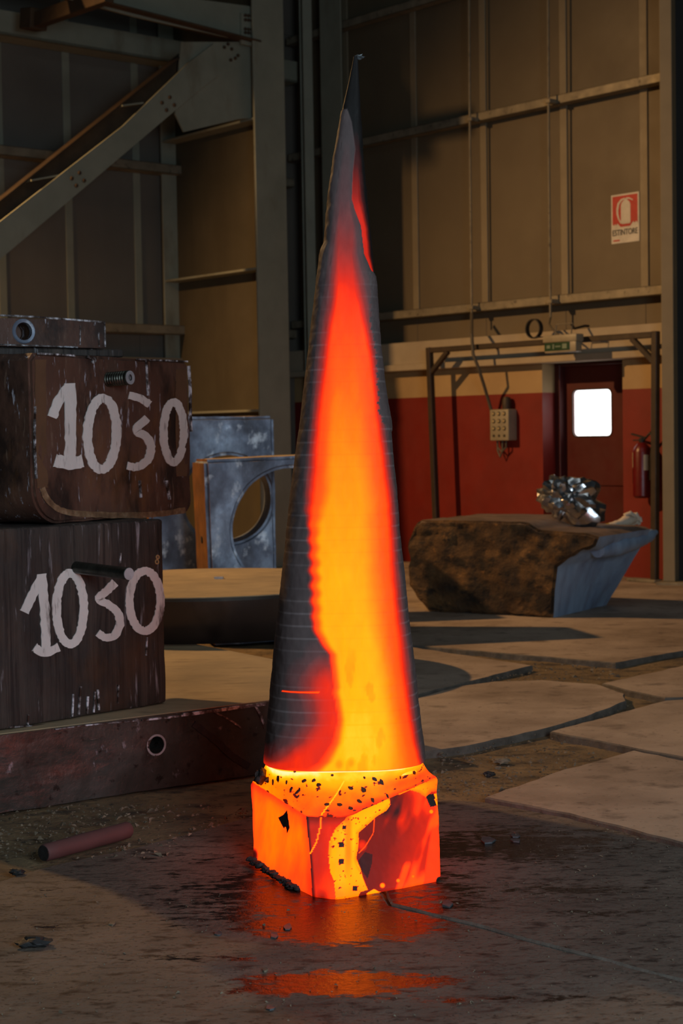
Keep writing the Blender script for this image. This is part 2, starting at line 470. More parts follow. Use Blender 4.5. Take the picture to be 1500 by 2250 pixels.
def gmat():
    """foreground slab: dark scale-stained concrete with wet patches"""
    m = mat('wet_stained_concrete', [(0.25, (82, 74, 66)), (0.5, (104, 94, 84)), (0.75, (124, 112, 100))], 2.2, rough=(0.6, 0.85),
            bump=0.45, bscale=42, bdist=0.012,
            layers=[((36, 30, 26), 12, (1, 2.2, 1), 0.52, 0.66, 0.8), ((30, 26, 24), 60, (1, 1.6, 1), 0.58, 0.66, 0.8), ((150, 140, 128), 90, (1, 1, 1), 0.68, 0.74, 0.5)])
    nt = m.node_tree
    N, L = nt.nodes, nt.links
    bs = N['Principled BSDF']
    tc = N.new('ShaderNodeTexCoord')
    spots = [(at_z(760, 2030), 0.46, 0.30, 0.90), (at_z(720, 1970), 0.85, 0.65, 0.74), (at_z(740, 2165), 0.42, 0.15, 0.88),
             (at_z(1120, 1860), 0.66, 0.40, 0.76), (at_z(1250, 1960), 0.55, 0.22, 0.62), (at_z(1150, 2200), 0.6, 0.06, 0.62), (at_z(1320, 2010), 0.4, 0.08, 0.64),
             (at_z(400, 1890), 0.5, 0.22, 0.54), (at_z(410, 2110), 0.34, 0.08, 0.64), (at_z(120, 2040), 0.3, 0.06, 0.62), (at_z(60, 1960), 0.2, 0.05, 0.55)]
    acc = None
    for c, rx, ry, st in spots:
        mp = N.new('ShaderNodeMapping')
        mp.inputs['Location'].default_value = (-c.x / rx, -c.y / ry, 0)
        mp.inputs['Scale'].default_value = (1 / rx, 1 / ry, 0)
        L.new(tc.outputs['Object'], mp.inputs['Vector'])
        ln = N.new('ShaderNodeVectorMath')
        ln.operation = 'LENGTH'
        L.new(mp.outputs['Vector'], ln.inputs[0])
        mr = N.new('ShaderNodeMapRange')
        mr.interpolation_type = 'SMOOTHSTEP'
        mr.inputs['From Min'].default_value = 1.75
        mr.inputs['From Max'].default_value = 0.0
        mr.inputs['To Max'].default_value = st
        L.new(ln.outputs['Value'], mr.inputs['Value'])
        if acc is None:
            acc = mr.outputs['Result']
        else:
            mx = N.new('ShaderNodeMath')
            mx.operation = 'MAXIMUM'
            L.new(acc, mx.inputs[0])
            L.new(mr.outputs['Result'], mx.inputs[1])
            acc = mx.outputs[0]
    nz = N.new('ShaderNodeTexNoise')
    nz.inputs['Scale'].default_value = 5.0
    nz.inputs['Detail'].default_value = 9.0
    nz.inputs['Roughness'].default_value = 0.74
    mp = N.new('ShaderNodeMapping')
    mp.inputs['Scale'].default_value = (1, 2.4, 1)
    L.new(tc.outputs['Object'], mp.inputs['Vector'])
    L.new(mp.outputs['Vector'], nz.inputs['Vector'])
    ad = N.new('ShaderNodeMath')
    ad.operation = 'ADD'
    L.new(acc, ad.inputs[0])
    L.new(nz.outputs['Fac'], ad.inputs[1])
    nf = N.new('ShaderNodeTexNoise')
    nf.inputs['Scale'].default_value = 17.0
    nf.inputs['Detail'].default_value = 6.0
    nf.inputs['Roughness'].default_value = 0.7
    L.new(mp.outputs['Vector'], nf.inputs['Vector'])
    ma = N.new('ShaderNodeMath')
    ma.operation = 'MULTIPLY_ADD'
    L.new(nf.outputs['Fac'], ma.inputs[0])
    ma.inputs[1].default_value = 0.95
    L.new(ad.outputs[0], ma.inputs[2])
    ad = ma
    wet = N.new('ShaderNodeMapRange')
    wet.interpolation_type = 'SMOOTHSTEP'
    wet.inputs['From Min'].default_value = 1.52
    wet.inputs['From Max'].default_value = 1.66
    L.new(ad.outputs[0], wet.inputs['Value'])
    col = bs.inputs['Base Color'].links[0].from_socket
    rg = bs.inputs['Roughness'].links[0].from_socket
    mx = N.new('ShaderNodeMix')
    mx.data_type = 'RGBA'
    L.new(wet.outputs['Result'], mx.inputs['Factor'])
    L.new(col, mx.inputs['A'])
    mx.inputs['B'].default_value = lin((30, 24, 20))
    L.new(mx.outputs['Result'], bs.inputs['Base Color'])
    m2 = N.new('ShaderNodeMix')
    m2.data_type = 'FLOAT'
    L.new(wet.outputs['Result'], m2.inputs['Factor'])
    L.new(rg, m2.inputs['A'])
    m2.inputs['B'].default_value = 0.17
    L.new(m2.outputs['Result'], bs.inputs['Roughness'])
    bs.inputs['Specular IOR Level'].default_value = 0.36
    bpn = [n for n in N if n.type == 'BUMP'][0]
    m3 = N.new('ShaderNodeMix')
    m3.data_type = 'FLOAT'
    L.new(wet.outputs['Result'], m3.inputs['Factor'])
    m3.inputs['A'].default_value = 0.5
    m3.inputs['B'].default_value = 0.34
    L.new(m3.outputs['Result'], bpn.inputs['Strength'])
    bs.inputs['Specular Tint'].default_value = (1.0, 0.80, 0.68, 1)
    return m
MAT['wet'] = gmat()
SL = [
    ([(300, 1364), (600, 1390), (900, 1417), (1352, 1456), (1500, 1430), (1750, 1386), (6.0, 16.0, 0), (2.9, 15.9, 0), (-0.9, 19.6, 0), (-3.4, 17.6, 0)], ZS, 'concrete'),
    ([(600, 1397), (900, 1421), (1170, 1462), (1012, 1502), (700, 1580)], ZS, 'concrete'),
    ([(700, 1592), (1012, 1507), (1085, 1497), (1190, 1494), (1310, 1503), (1372, 1524), (1376, 1540), (1300, 1570), (1200, 1600), (1020, 1640), (930, 1652), (700, 1700)], ZS, 'concrete'),
    ([(1322, 1501), (1420, 1480), (1500, 1462), (1750, 1415), (1750, 1516), (1500, 1532), (1460, 1533), (1385, 1518)], ZS, 'concrete'),
    ([(1462, 1539), (1380, 1561), (1208, 1607), (1386, 1642), (1500, 1663), (1750, 1712), (1750, 1524)], ZS, 'concrete'),
    ([(1392, 1648), (1220, 1696), (1065, 1751), (1250, 1787), (1500, 1852), (1800, 1932), (1800, 1730), (1500, 1671)], ZS, 'concrete'),
    ([(985, 1757), (1060, 1762), (1250, 1797), (1500, 1863), (1800, 1944), (1800, 2235), (1500, 2152), (1090, 2043), (860, 1985), (800, 1880), (860, 1770)], ZG, 'wet'),
    ([(560, 1792), (300, 1862), (120, 1900), (0, 1936), (-300, 2010), (-2.6, 2.6, 0), (2.6, 2.6, 0), (1800, 2241), (1500, 2157), (1090, 2048), (855, 1989), (792, 1880), (852, 1772), (700, 1772)], ZG, 'wet'),
]
for i, (pl, z, mk) in enumerate(SL):
    slab(pl, z, 0.05, MAT[mk], i)

# ================================================================== right wall (masonry dado, lintel beam, cladding)
FR = Frame(at_z(1250, 1259, ZS) * 1.0, (0.655, -0.756))
FR.o.z = 0.0
XC = FR.px(645, 1000)[0]
zr, zc, zt = FR.px(1130, 865)[1], FR.px(1130, 803)[1], FR.px(1130, 735)[1]
dx0, dx1 = FR.px(1192, 950)[0], FR.px(1368, 950)[0]
XE = FR.px(1500, 900)[0] + 0.2
ZT = 8.4
wr = MB().box(FR, XC, XE + 4.5, 0.36, 0.40, 0, ZT).build('wall_right', MAT['cladding'])
tag(wr, 'tan clad right wall of the hall above a red and cream dado', 'wall', kind='structure')
for x0, x1 in ((XC, dx0), (dx1, XE + 0.1)):
    MB().box(FR, x0, x1, 0, 0.3, 0, zr).build('red_dado', MAT['red'], wr)
    MB().box(FR, x0, x1, 0.0, 0.3, zr, zc).build('cream_band', MAT['cream'], wr)
MB().box(FR, XC, XE + 0.1, -0.07, 0.12, zc + 0.07, zt, 0.008).box(FR, XC, XE + 0.1, -0.13, 0.12, zc + 0.002, zc + 0.072, 0.008).build('lintel_beam', MAT['lintel'], wr)
MB().box(FR, XC, XE + 0.1, 0.12, 0.36, zt - 0.1, zt - 0.02).build('ledge', MAT['cladding'], wr)
# rails
RZ = [FR.px(1130, 667)[1], FR.px(1130, 239)[1]]
RZ.append(FR.px(800, 40)[1])
RZ.append(RZ[2] * 2 - RZ[1])
RZ.append(RZ[3] * 2 - RZ[2])
for z in RZ[:3]:
    mb = MB()
    mb.box(FR, XC, XE, 0.0, 0.012, z - 0.045, z + 0.045, 0.003)
    mb.box(FR, XC, XE, 0.0, 0.12, z + 0.033, z + 0.045, 0.003)
    mb.box(FR, XC, XE, 0.0, 0.12, z - 0.045, z - 0.033, 0.003)
    mb.build('wall_rail', MAT['rail'], wr)
# cladding sheets and cover strips
sx = [XC] + [FR.px(p, 400, 0.13)[0] for p in (762, 910, 1062, 1238, 1414)] + [XE]
for i in range(len(sx) - 1):
    lv = [zt - 0.02, RZ[0], RZ[1], RZ[2], ZT]
    for k in range(4):
        MB().box(FR, sx[i] + 0.002, sx[i + 1] - 0.002, 0.145, 0.16, lv[k] + 0.002, lv[k + 1] - 0.002, 0.002).build('wall_panel', MAT['cladding'], wr)
for i in range(1, 6):
    w = 0.045
    MB().box(FR, sx[i] - w, sx[i] + w, 0.128, 0.145, RZ[0] + 0.05, ZT, 0.004).build('cover_strip', MAT['strip'], wr)

# ---- door in its recess
dz = FR.px(1280, 799, 0.2)[1]
fr_ = MB()
fr_.box(FR, dx0, dx0 + 0.07, 0.18, 0.34, ZS, zc, 0.004).box(FR, dx1 - 0.03, dx1, 0.18, 0.34, ZS, zc, 0.004)
fr_.box(FR, dx0 + 0.07, dx1 - 0.03, 0.18, 0.34, dz - 0.02, zc, 0.004)
door = fr_.build('door_1', MAT['door_frame'])
tag(door, 'maroon steel door with a bright rounded window, set back in the red dado', 'door', kind='structure')
lx0, lx1 = dx0 + 0.07, dx1 - 0.03
wx0, wz1 = FR.px(1258, 858, 0.26)
wx1, wz0 = FR.px(1343, 957, 0.26)
wx1 = min(wx1, lx1 - 0.08)
def rrect(fr, x0, x1, z0, z1, r, y, n=6):
    out = []
    for cx, cz, a0 in ((x1 - r, z1 - r, 0), (x0 + r, z1 - r, 90), (x0 + r, z0 + r, 180), (x1 - r, z0 + r, 270)):
        for k in range(n + 1):
            a = math.radians(a0 + 90 * k / n)
            out.append(fr.p(cx + r * math.cos(a), y, cz + r * math.sin(a)))
    return out
def plate_with_hole(mb, outer, inner, off, m=0):
    """outer and inner: closed 3-D loops (coplanar, same turn); off: depth vector"""
    c = sum((Vector(p) for p in inner), Vector()) / len(inner)
    ex = (Vector(outer[1]) - Vector(outer[0])).normalized()
    nz = ex.cross(Vector(outer[2]) - Vector(outer[1])).normalized()
    ey = nz.cross(ex)
    uv = lambda p: ((Vector(p) - c).dot(ex), (Vector(p) - c).dot(ey))
    O = [uv(p) for p in outer]
    I = [uv(p) for p in inner]
    area = sum(I[i][0] * I[(i + 1) % len(I)][1] - I[(i + 1) % len(I)][0] * I[i][1] for i in range(len(I)))
    if area < 0: I.reverse()
    def hit(d):
        best = None
        for i in range(len(O)):
            (x1, y1), (x2, y2) = O[i], O[(i + 1) % len(O)]
            den = d[0] * (y2 - y1) - d[1] * (x2 - x1)
            if abs(den) < 1e-12: continue
            t = (x1 * (y2 - y1) - y1 * (x2 - x1)) / den
            u = (x1 * d[1] - y1 * d[0]) / den
            if t > 0 and -1e-6 <= u <= 1 + 1e-6 and (best is None or t < best): best = t
        return (d[0] * best, d[1] * best)
    H = [hit(q) for q in I]
    ang = lambda q: math.atan2(q[1], q[0])
    P3 = lambda q: c + ex * q[0] + ey * q[1]
    loop_out = []
    quads = []
    n = len(I)
    for k in range(n):
        k2 = (k + 1) % n
        a0, a1 = ang(H[k]), ang(H[k2])
        while a1 <= a0: a1 += 2 * math.pi
        mids = []
        for q in O:
            t = ang(q)
            while t < a0: t += 2 * math.pi
            if a0 + 1e-6 < t < a1 - 1e-6: mids.append((t, q))
        mids = [q for t, q in sorted(mids)]
        quads.append((k, mids, k2))
    offv = Vector(off)
    vs, idx = [], {}
    def vid(q, back):
        key = (round(q[0], 7), round(q[1], 7), back)
        if key not in idx:
            idx[key] = len(vs)
            vs.append(P3(q) + (offv if back else Vector()))
        return idx[key]
    fs = []
    for k, mids, k2 in quads:
        ring = [I[k], H[k]] + mids + [H[k2], I[k2]]
        fs.append([vid(q, 0) for q in ring])
        fs.append([vid(q, 1) for q in ring][::-1])
        fs.append([vid(I[k], 0), vid(I[k2], 0), vid(I[k2], 1), vid(I[k], 1)])
        oc = [H[k]] + mids + [H[k2]]
        for q, q2 in zip(oc[:-1], oc[1:]):
            fs.append([vid(q, 1), vid(q2, 1), vid(q2, 0), vid(q, 0)])
    mb.add(vs, fs, m)
mid = FR.px(1290, 1066, 0.26)[1]
ml = MB()
plate_with_hole(ml, [FR.p(lx0, 0.26, mid), FR.p(lx1, 0.26, mid), FR.p(lx1, 0.26, dz - 0.02), FR.p(lx0, 0.26, dz - 0.02)][::-1],
                rrect(FR, wx0, wx1, wz0, wz1, 0.05, 0.26), FR.Y * 0.05)
leaf = ml.build('door_leaf', MAT['door'], door)
MB().box(FR, lx0, lx1, 0.262, 0.31, ZS + 0.01, mid - 0.008, 0.004).build('kick_panel', MAT['door'], door)
glow = plain('daylit_door_glass', (240, 244, 248), 0.2, emit=(255, 255, 255), strength=2.2)
MB().prism(rrect(FR, wx0 + 0.001, wx1 - 0.001, wz0 + 0.001, wz1 - 0.001, 0.049, 0.285), FR.Y * 0.01).build('window_pane', glow, leaf)
g_ = MB()
plate_with_hole(g_, rrect(FR, wx0 - 0.012, wx1 + 0.012, wz0 - 0.012, wz1 + 0.012, 0.06, 0.255), rrect(FR, wx0, wx1, wz0, wz1, 0.05, 0.255), FR.Y * 0.008)
g_.build('window_gasket', MAT['black'], leaf)

# ================================================================== left wall
CORN = FR.p(XC, 0, 0)
FLW = Frame(CORN, (0.756, 0.655))
wl = MB().box(FLW, -11, 0.3, 0.16, 0.2, 0, ZT).build('wall_left', MAT['cladding_left'])
tag(wl, 'dim grey clad left wall of the hall behind the steel column', 'wall', kind='structure')
LZ = [FLW.px(310, 722, -0.1)[1], FLW.px(180, 349, -0.1)[1]]
LZ.append(LZ[1] * 2 - LZ[0] + 0.0)
lsx = [-11] + [FLW.px(p, 500, 0.1)[0] for p in (-330, -160, 4, 153, 303, 455, 600)] + [0.2]
lb = FLW.px(310, 786, 0)[1]
for i in range(len(lsx) - 1):
    lv = [lb, LZ[0], LZ[1], LZ[2], ZT]
    for k in range(4):
        MB().box(FLW, lsx[i] + 0.002, lsx[i + 1] - 0.002, 0.115, 0.13, lv[k] + 0.002, lv[k + 1] - 0.002, 0.002).build('wall_panel', MAT['cladding_left'], wl)
for i in range(1, len(lsx) - 1):
    MB().box(FLW, lsx[i] - 0.045, lsx[i] + 0.045, 0.10, 0.115, LZ[0] + 0.05, ZT, 0.004).build('cover_strip', MAT['painted_steel'], wl)
for z in LZ[:2]:
    mb = MB()
    mb.box(FLW, -11, 0, -0.1, -0.088, z - 0.05, z + 0.05, 0.003)
    mb.box(FLW, -11, 0, -0.1, 0.1, z + 0.038, z + 0.05, 0.003)
    mb.box(FLW, -11, 0, -0.1, 0.1, z - 0.05, z - 0.038, 0.003)
    mb.build('wall_rail', MAT['rail'], wl)
bt, bb = FLW.px(180, 52, -0.2)[1], FLW.px(180, 104, -0.2)[1]
MB().box(FLW, -11, 0, -0.2, -0.17, bb, bt, 0.004).box(FLW, -11, 0, -0.2, 0.1, bb, bb + 0.03, 0.004).build('wall_beam', MAT['painted_steel'], wl)
MB().box(FLW, -11, 0, -0.05, 0.15, 0, lb, 0.01).build('plinth', MAT['cladding_left'], wl)

# ================================================================== steel structure
C0 = at_depth(606, 956, 17.0)
C0.z = 0.0
FC = Frame(C0, (0.655, -0.756))
LW = 1.66
FY = FC.Y
colm = thing('steel_column', C0, 'tall grey-green steel column with a deep web and stiffeners, behind the grey ring block', 'column')
ZB = 0.0
MB().box(FC, -0.03, 0.0, -0.2, 0.2, ZB, ZT, 0.004).build('flange', MAT['painted_steel'], colm)
MB().box(FC, -LW - 0.03, -LW, -0.2, 0.2, ZB, ZT, 0.004).build('flange', MAT['painted_steel'], colm)
MB().box(FC, -LW, -0.03, -0.012, 0.012, ZB, ZT).build('web', MAT['web'], colm)
zs1 = 1.43 + (FC.px(480, 600)[1] - 1.43)
for py in (601, 279, 905):
    z = FC.px(480, py, -0.2)[1]
    MB().box(FC, -LW, -0.03, -0.195, -0.012, z - 0.012, z + 0.012, 0.003).build('stiffener', MAT['painted_steel'], colm)
MB().box(FC, -LW - 0.2, 0.2, -0.3, 0.3, 0.0, 0.06, 0.006).build('base_plate', MAT['painted_steel'], colm)

FB = Frame(FC.p(-0.10, -0.0, 0), (0.756, 0.655))   # plane of the bracing, along the left wall
def pl(px, py, y=0.0):
    x, z = FB.px(px, py, y)
    return FB.p(x, y, z)
beam = thing('crane_beam', pl(430, 60), 'grey-green steel beam bolted to the column at the top of the frame', 'beam')
MB().prism([pl(-120, -75), pl(300, 38), pl(545, 92), pl(566, 96), pl(566, 16), pl(300, -20), pl(-120, -140)], FB.Y * 0.02).build('web', MAT['painted_steel'], beam)
q0, q1 = pl(-120, -77), pl(560, 95)
mb = MB(); bar(mb, q0, q1, 0.22, 0.02, side=FB.Y, bev=0.003); mb.build('lower_flange', MAT['rusty_beam'], beam)
MB().prism([pl(530, 28, -0.03), pl(598, 42, -0.03), pl(598, 112, -0.03), pl(530, 96, -0.03)], FB.Y * 0.03).build('end_plate', MAT['painted_steel'], beam)
for bx in (538, 545, 552, 560, 577, 592):
    for by in ((34, 44, 64, 72) if bx < 565 else (30, 62, 95)):
        c = pl(bx, by + (bx - 540) * 0.12, -0.03)
        MB().lathe(c, -FB.Y, [(0.018, 0), (0.018, 0.014), (0.012, 0.018)], 6).build('bolt', MAT['rusty_beam'], beam)

br = thing('diagonal_brace', pl(60, 480), 'grey steel diagonal brace running down to the left from the column', 'brace')
MB().prism([pl(-230, 760), pl(0, 570), pl(380, 247), pl(440, 195), pl(480, 165), pl(470, 95), pl(415, 137), pl(270, 277), pl(0, 487), pl(-230, 663)], FB.Y * 0.03).build('face_plate', MAT['painted_steel'], br)
MB().prism([pl(-230, 715, 0.14), pl(0, 530, 0.14), pl(380, 215, 0.14), pl(440, 120, 0.14), pl(410, 112, 0.14), pl(0, 444, 0.14), pl(-230, 621, 0.14)], FB.Y * 0.02).build('web', MAT['rusty_beam'], br)
mb = MB(); bar(mb, pl(-230, 623, 0.11), pl(418, 104, 0.11), 0.14, 0.02, side=FB.Y, bev=0.003); mb.build('upper_flange', MAT['frame_brown'], br)  # shade painted in: dark brown holds down the lamplight on this flange
for (a, b) in (((62, 398), (128, 386)), ((262, 234), (308, 228))):
    mb = MB(); bar(mb, pl(a[0], a[1], 0.08), pl(b[0], b[1], 0.08), 0.12, 0.015, side=FB.Y); mb.build('stiffener', MAT['painted_steel'], br)
for cx, cy in ((170, 395), (368, 229)):
    for ax, ay in ((-13, -3), (4, -15), (-3, 13), (14, 2)):
        MB().lathe(pl(cx + ax, cy + ay), -FB.Y, [(0.020, 0), (0.020, 0.014), (0.013, 0.018)], 6).build('bolt', MAT['rusty_beam'], br)
gs = MB().prism([pl(398, 92, 0.035), pl(545, 92, 0.035), pl(562, 100, 0.035), pl(562, 258, 0.035), pl(522, 262, 0.035), pl(404, 290, 0.035), pl(385, 250, 0.035)], FB.Y * 0.02).build('gusset_plate', MAT['painted_steel'], br)
for ax, ay in ((492, 104), (500, 97), (508, 108), (516, 128), (506, 132), (522, 122)):
    MB().lathe(pl(ax, ay, 0.033), -FB.Y, [(0.018, 0), (0.018, 0.014)], 6).build('bolt', MAT['rusty_beam'], br)
# strut from the beam back to the left wall
s0 = at_depth(72, 48, 16.3); s1 = at_depth(240, -12, 15.2)
st = thing('roof_strut', s0, 'short brown roof strut at the top left of the frame', 'beam')
mb = MB(); bar(mb, s0, s1, 0.14, 0.10, side=(0, 0, 1), bev=0.004); mb.build('strut', MAT['rusty_beam'], st)
mb = MB(); bar(mb, s0 + Vector((0, 0, -0.08)), s0 + Vector((0.02, -.02, 0.12)), 0.2, 0.2, bev=0.01); mb.build('end_cleat', MAT['rusty_beam'], st)

# corner post in front of the rails
cp = FR.p(FR.px(684, 600, -0.16)[0], -0.16, 0)
post = thing('corner_post', cp, 'slim grey steel corner post standing just left of the glowing spire', 'column')
FP = Frame(cp, (0.96, 0.28))
MB().box(FP, -0.055, 0.055, 0, 0.014, 0.0, ZT, 0.003).build('flange', MAT['painted_steel'], post)
MB().box(FP, -0.008, 0.008, 0.014, 0.14, 0.0, ZT).build('web', MAT['painted_steel'], post)
MB().box(FP, -0.055, 0.055, 0.14, 0.154, 0.0, ZT, 0.003).build('flange', MAT['painted_steel'], post)
cp2 = FR.p(FR.px(726, 300, -0.10)[0], -0.10, zt)
post2 = thing('wall_post', cp2, 'dark steel wall post behind the tip of the glowing spire', 'column')
MB().box(FR, FR.px(706, 300, -0.1)[0], FR.px(752, 300, -0.1)[0], -0.10, -0.085, zt, ZT, 0.003).build('flange', MAT['painted_steel'], post2)
x_ = FR.px(728, 300, -0.1)[0]
MB().box(FR, x_ - .008, x_ + .008, -0.085, -0.001, zt, ZT).build('web', MAT['painted_steel'], post2)

# right column
cr = FR.p(FR.px(1467, 900, -0.34)[0], -0.34, 0)
FRC = Frame((cr.x, cr.y, 0), (0.90, -0.43))
rc = thing('steel_column', (cr.x, cr.y, 0), 'tan steel column with dark web at the right edge of the frame', 'column')
hw = 0.055
MB().box(FRC, -hw, hw, 0, 0.3, 0.05, ZT, 0.004).build('flange', MAT['strip'], rc)
MB().box(FRC, hw, hw + 0.34, 0.14, 0.16, 0.05, ZT).build('web', MAT['black'], rc)
MB().box(FRC, hw + 0.34, hw + 0.37, 0, 0.3, 0.05, ZT, 0.004).build('flange', MAT['painted_steel'], rc)
MB().box(FRC, -0.10, 0.5, -0.10, 0.36, 0.0, 0.05, 0.008).build('base_plate', MAT['rail'], rc)
# roller gate beyond the column
d2 = MB().box(FR, XE + 0.1, XE + 4.5, 0.1, 0.16, 0.0, ZT).build('door_2', MAT['dark'])
tag(d2, 'dark closed gate beyond the tan column at the right edge', 'door', kind='structure')

# ================================================================== base plate on the floor, left
A = at_z(0, 1787); B = at_z(560, 1701)
FPL = Frame((B.x, B.y, 0), (B - A))
zp = 0.300
xl = -(B - A).length - 1.2
plate = thing('steel_base_plate', FPL.p(xl / 2, 0.9, 0), 'huge thick flame-cut steel plate lying on the ground under the numbered blocks', 'steel plate')
b = bmesh.new()
def hole_face(fr, x0, x1, z0, z1, hx, hz, hr, y0, depth, n=24, hole_r2=None):
    """front wall with a round blind hole"""
    mb = MB()
    inner = [fr.p(hx + hr * math.cos(2 * math.pi * k / n), y0, hz + hr * math.sin(2 * math.pi * k / n)) for k in range(n)]
    outer = [fr.p(x1, y0, z1), fr.p(x0, y0, z1), fr.p(x0, y0, z0), fr.p(x1, y0, z0)]
    plate_with_hole(mb, outer, inner, fr.Y * depth)
    return mb
b.free()
hx, hz = FPL.px(343, 1637)
XR = 0.78
mb = hole_face(FPL, xl, XR, 0, zp, hx, hz, 0.036, 0, 0.25)
mb.build('front_edge', MAT['plate_side'], plate, smooth=30, sub=0.07, rough=0.006, rscale=9)
MB().box(FPL, xl, XR, 0.25, 3.7, 0, zp, 0.006).build('body', MAT['plate_side'], plate)
MB().box(FPL, xl + 0.002, XR - 0.002, 0.012, 3.695, zp - 0.001, zp + 0.004, 0.002).build('dusty_top', MAT['plate_top'], plate)
mb = MB()
mb.lathe(FPL.p(hx, 0.0, hz), FPL.Y, [(0.044, -0.003), (0.044, 0.004), (0.036, 0.004), (0.036, -0.003), (0.044, -0.003)], 24)
mb.build('hole_rim', MAT['bright_steel'], plate, smooth=30)
ZPT = zp + 0.004

# ================================================================== the two numbered blocks
def ribbon(fr, pts, w, y=-0.004, closed=False, smooth_n=6, seed=0):
    """brush stroke on a face; pts and w in photo pixels, laid out on the face plane"""
    r = random.Random(seed)
    P = []
    n = len(pts)
    rng_i = range(n if closed else n - 1)
    for i in rng_i:
        p0 = pts[(i - 1) % n] if (closed or i > 0) else pts[i]
        p1, p2 = pts[i], pts[(i + 1) % n]
        p3 = pts[(i + 2) % n] if (closed or i + 2 < n) else p2
        for k in range(smooth_n):
            t = k / smooth_n
            P.append([0.5 * (2 * p1[j] + (p2[j] - p0[j]) * t + (2 * p0[j] - 5 * p1[j] + 4 * p2[j] - p3[j]) * t * t + (3 * p1[j] - p0[j] - 3 * p2[j] + p3[j]) * t ** 3) for j in (0, 1)])
    if not closed: P.append(list(pts[-1]))
    m = len(P)
    L, R = [], []
    for i in range(m):
        a = P[(i - 1) % m] if (closed or i > 0) else P[i]
        c = P[(i + 1) % m] if (closed or i < m - 1) else P[i]
        tx, ty = c[0] - a[0], c[1] - a[1]
        l = math.hypot(tx, ty) or 1
        nx, ny = -ty / l, tx / l
        wl, wr_ = w / 2 * r.uniform(0.86, 1.12), w / 2 * r.uniform(0.86, 1.12)
        L.append((P[i][0] + nx * wl, P[i][1] + ny * wl))
        R.append((P[i][0] - nx * wr_, P[i][1] - ny * wr_))
    vs, fs = [], []
    for q in (L, R):
        for yy in (y, -0.0005):
            for (a, c) in q:
                x, z = fr.px(a, c)
                vs.append(fr.p(x, yy, z))
    last = m if closed else m - 1
    for i in range(last):
        j = (i + 1) % m
        fs.append([i, j, 2 * m + j, 2 * m + i])
        fs.append([i, i + m, j + m, j])
        fs.append([2 * m + i, 2 * m + j, 3 * m + j, 3 * m + i])
    if not closed:
        fs.append([0, 2 * m, 3 * m, m])
        fs.append([m - 1, 2 * m - 1, 4 * m - 1, 3 * m - 1])
    mb = MB()
    mb.add(vs, fs)
    return mb
def ell(cx, cy, rx, ry, n=14, tilt=0.0):
    return [(cx + rx * math.sin(2 * math.pi * k / n) + tilt * math.cos(2 * math.pi * k / n) * ry, cy - ry * math.cos(2 * math.pi * k / n)) for k in range(n)]
def digit(fr, strokes, parent, seed):
    mb = MB()
    for i, (pts, w, closed) in enumerate(strokes):
        s = ribbon(fr, pts, w, y=-0.004 - 0.0004 * i, closed=closed, seed=seed * 10 + i)
        mb.add(s.v, s.f)
    return mb.build('painted_digit', MAT['white_paint'], parent)

arc = ribbon(FPL, [(424, 1590), (448, 1608), (478, 1632), (508, 1660), (545, 1684)], 15, y=-0.0085, smooth_n=5, seed=4)
arc.build('torch_cut_scar', MAT['black_scrap'], plate)
# lower block
A = at_z(0, 1607, ZPT); B = at_z(366, 1546, ZPT)
FLB = Frame((B.x, B.y, ZPT), (B - A))
ztop = FLB.px(366, 1140)[1]
lb_ = thing('forged_block', FLB.p(-0.6, 0.45, 0), 'dark brown lower steel block painted 1030, standing on the base plate', 'steel block')
MB().box(FLB, -0.95, 0.0, 0, 0.95, 0.004, ztop, 0.012, 2).build('body', MAT['brown_block'], lb_, smooth=40, sub=0.08, rough=0.005, rscale=7)
c = lambda x, y: (x / 2.143, y / 2.143 + 1100)
S = [
    [([c(112, 525), c(150, 445), c(196, 362)], 20, False), ([c(192, 345), c(205, 470), c(212, 600), c(214, 700)], 21, False), ([c(160, 690), c(205, 715), c(275, 690)], 19, False)],
    [(ell(*c(328, 508), 30, 78), 19, True)],
    [([c(540, 385), c(500, 425), c(462, 465), c(510, 490), c(552, 530), c(562, 585), c(535, 635), c(495, 645), c(458, 622)], 18, False)],
    [(ell(*c(680, 472), 34, 66), 18, True)],
]
for i, s in enumerate(S): digit(FLB, s, lb_, i)
eight = MB()
for e_ in (ell(*c(740, 266), 3.0, 4.0, 8), ell(*c(737, 288), 3.4, 4.5, 8)):
    r_ = ribbon(FLB, e_, 2.4, closed=True, smooth_n=3)
    eight.add(r_.v, r_.f)
eight.build('small_chalk_mark', plain('ochre_chalk', (190, 150, 100), 0.8), lb_)
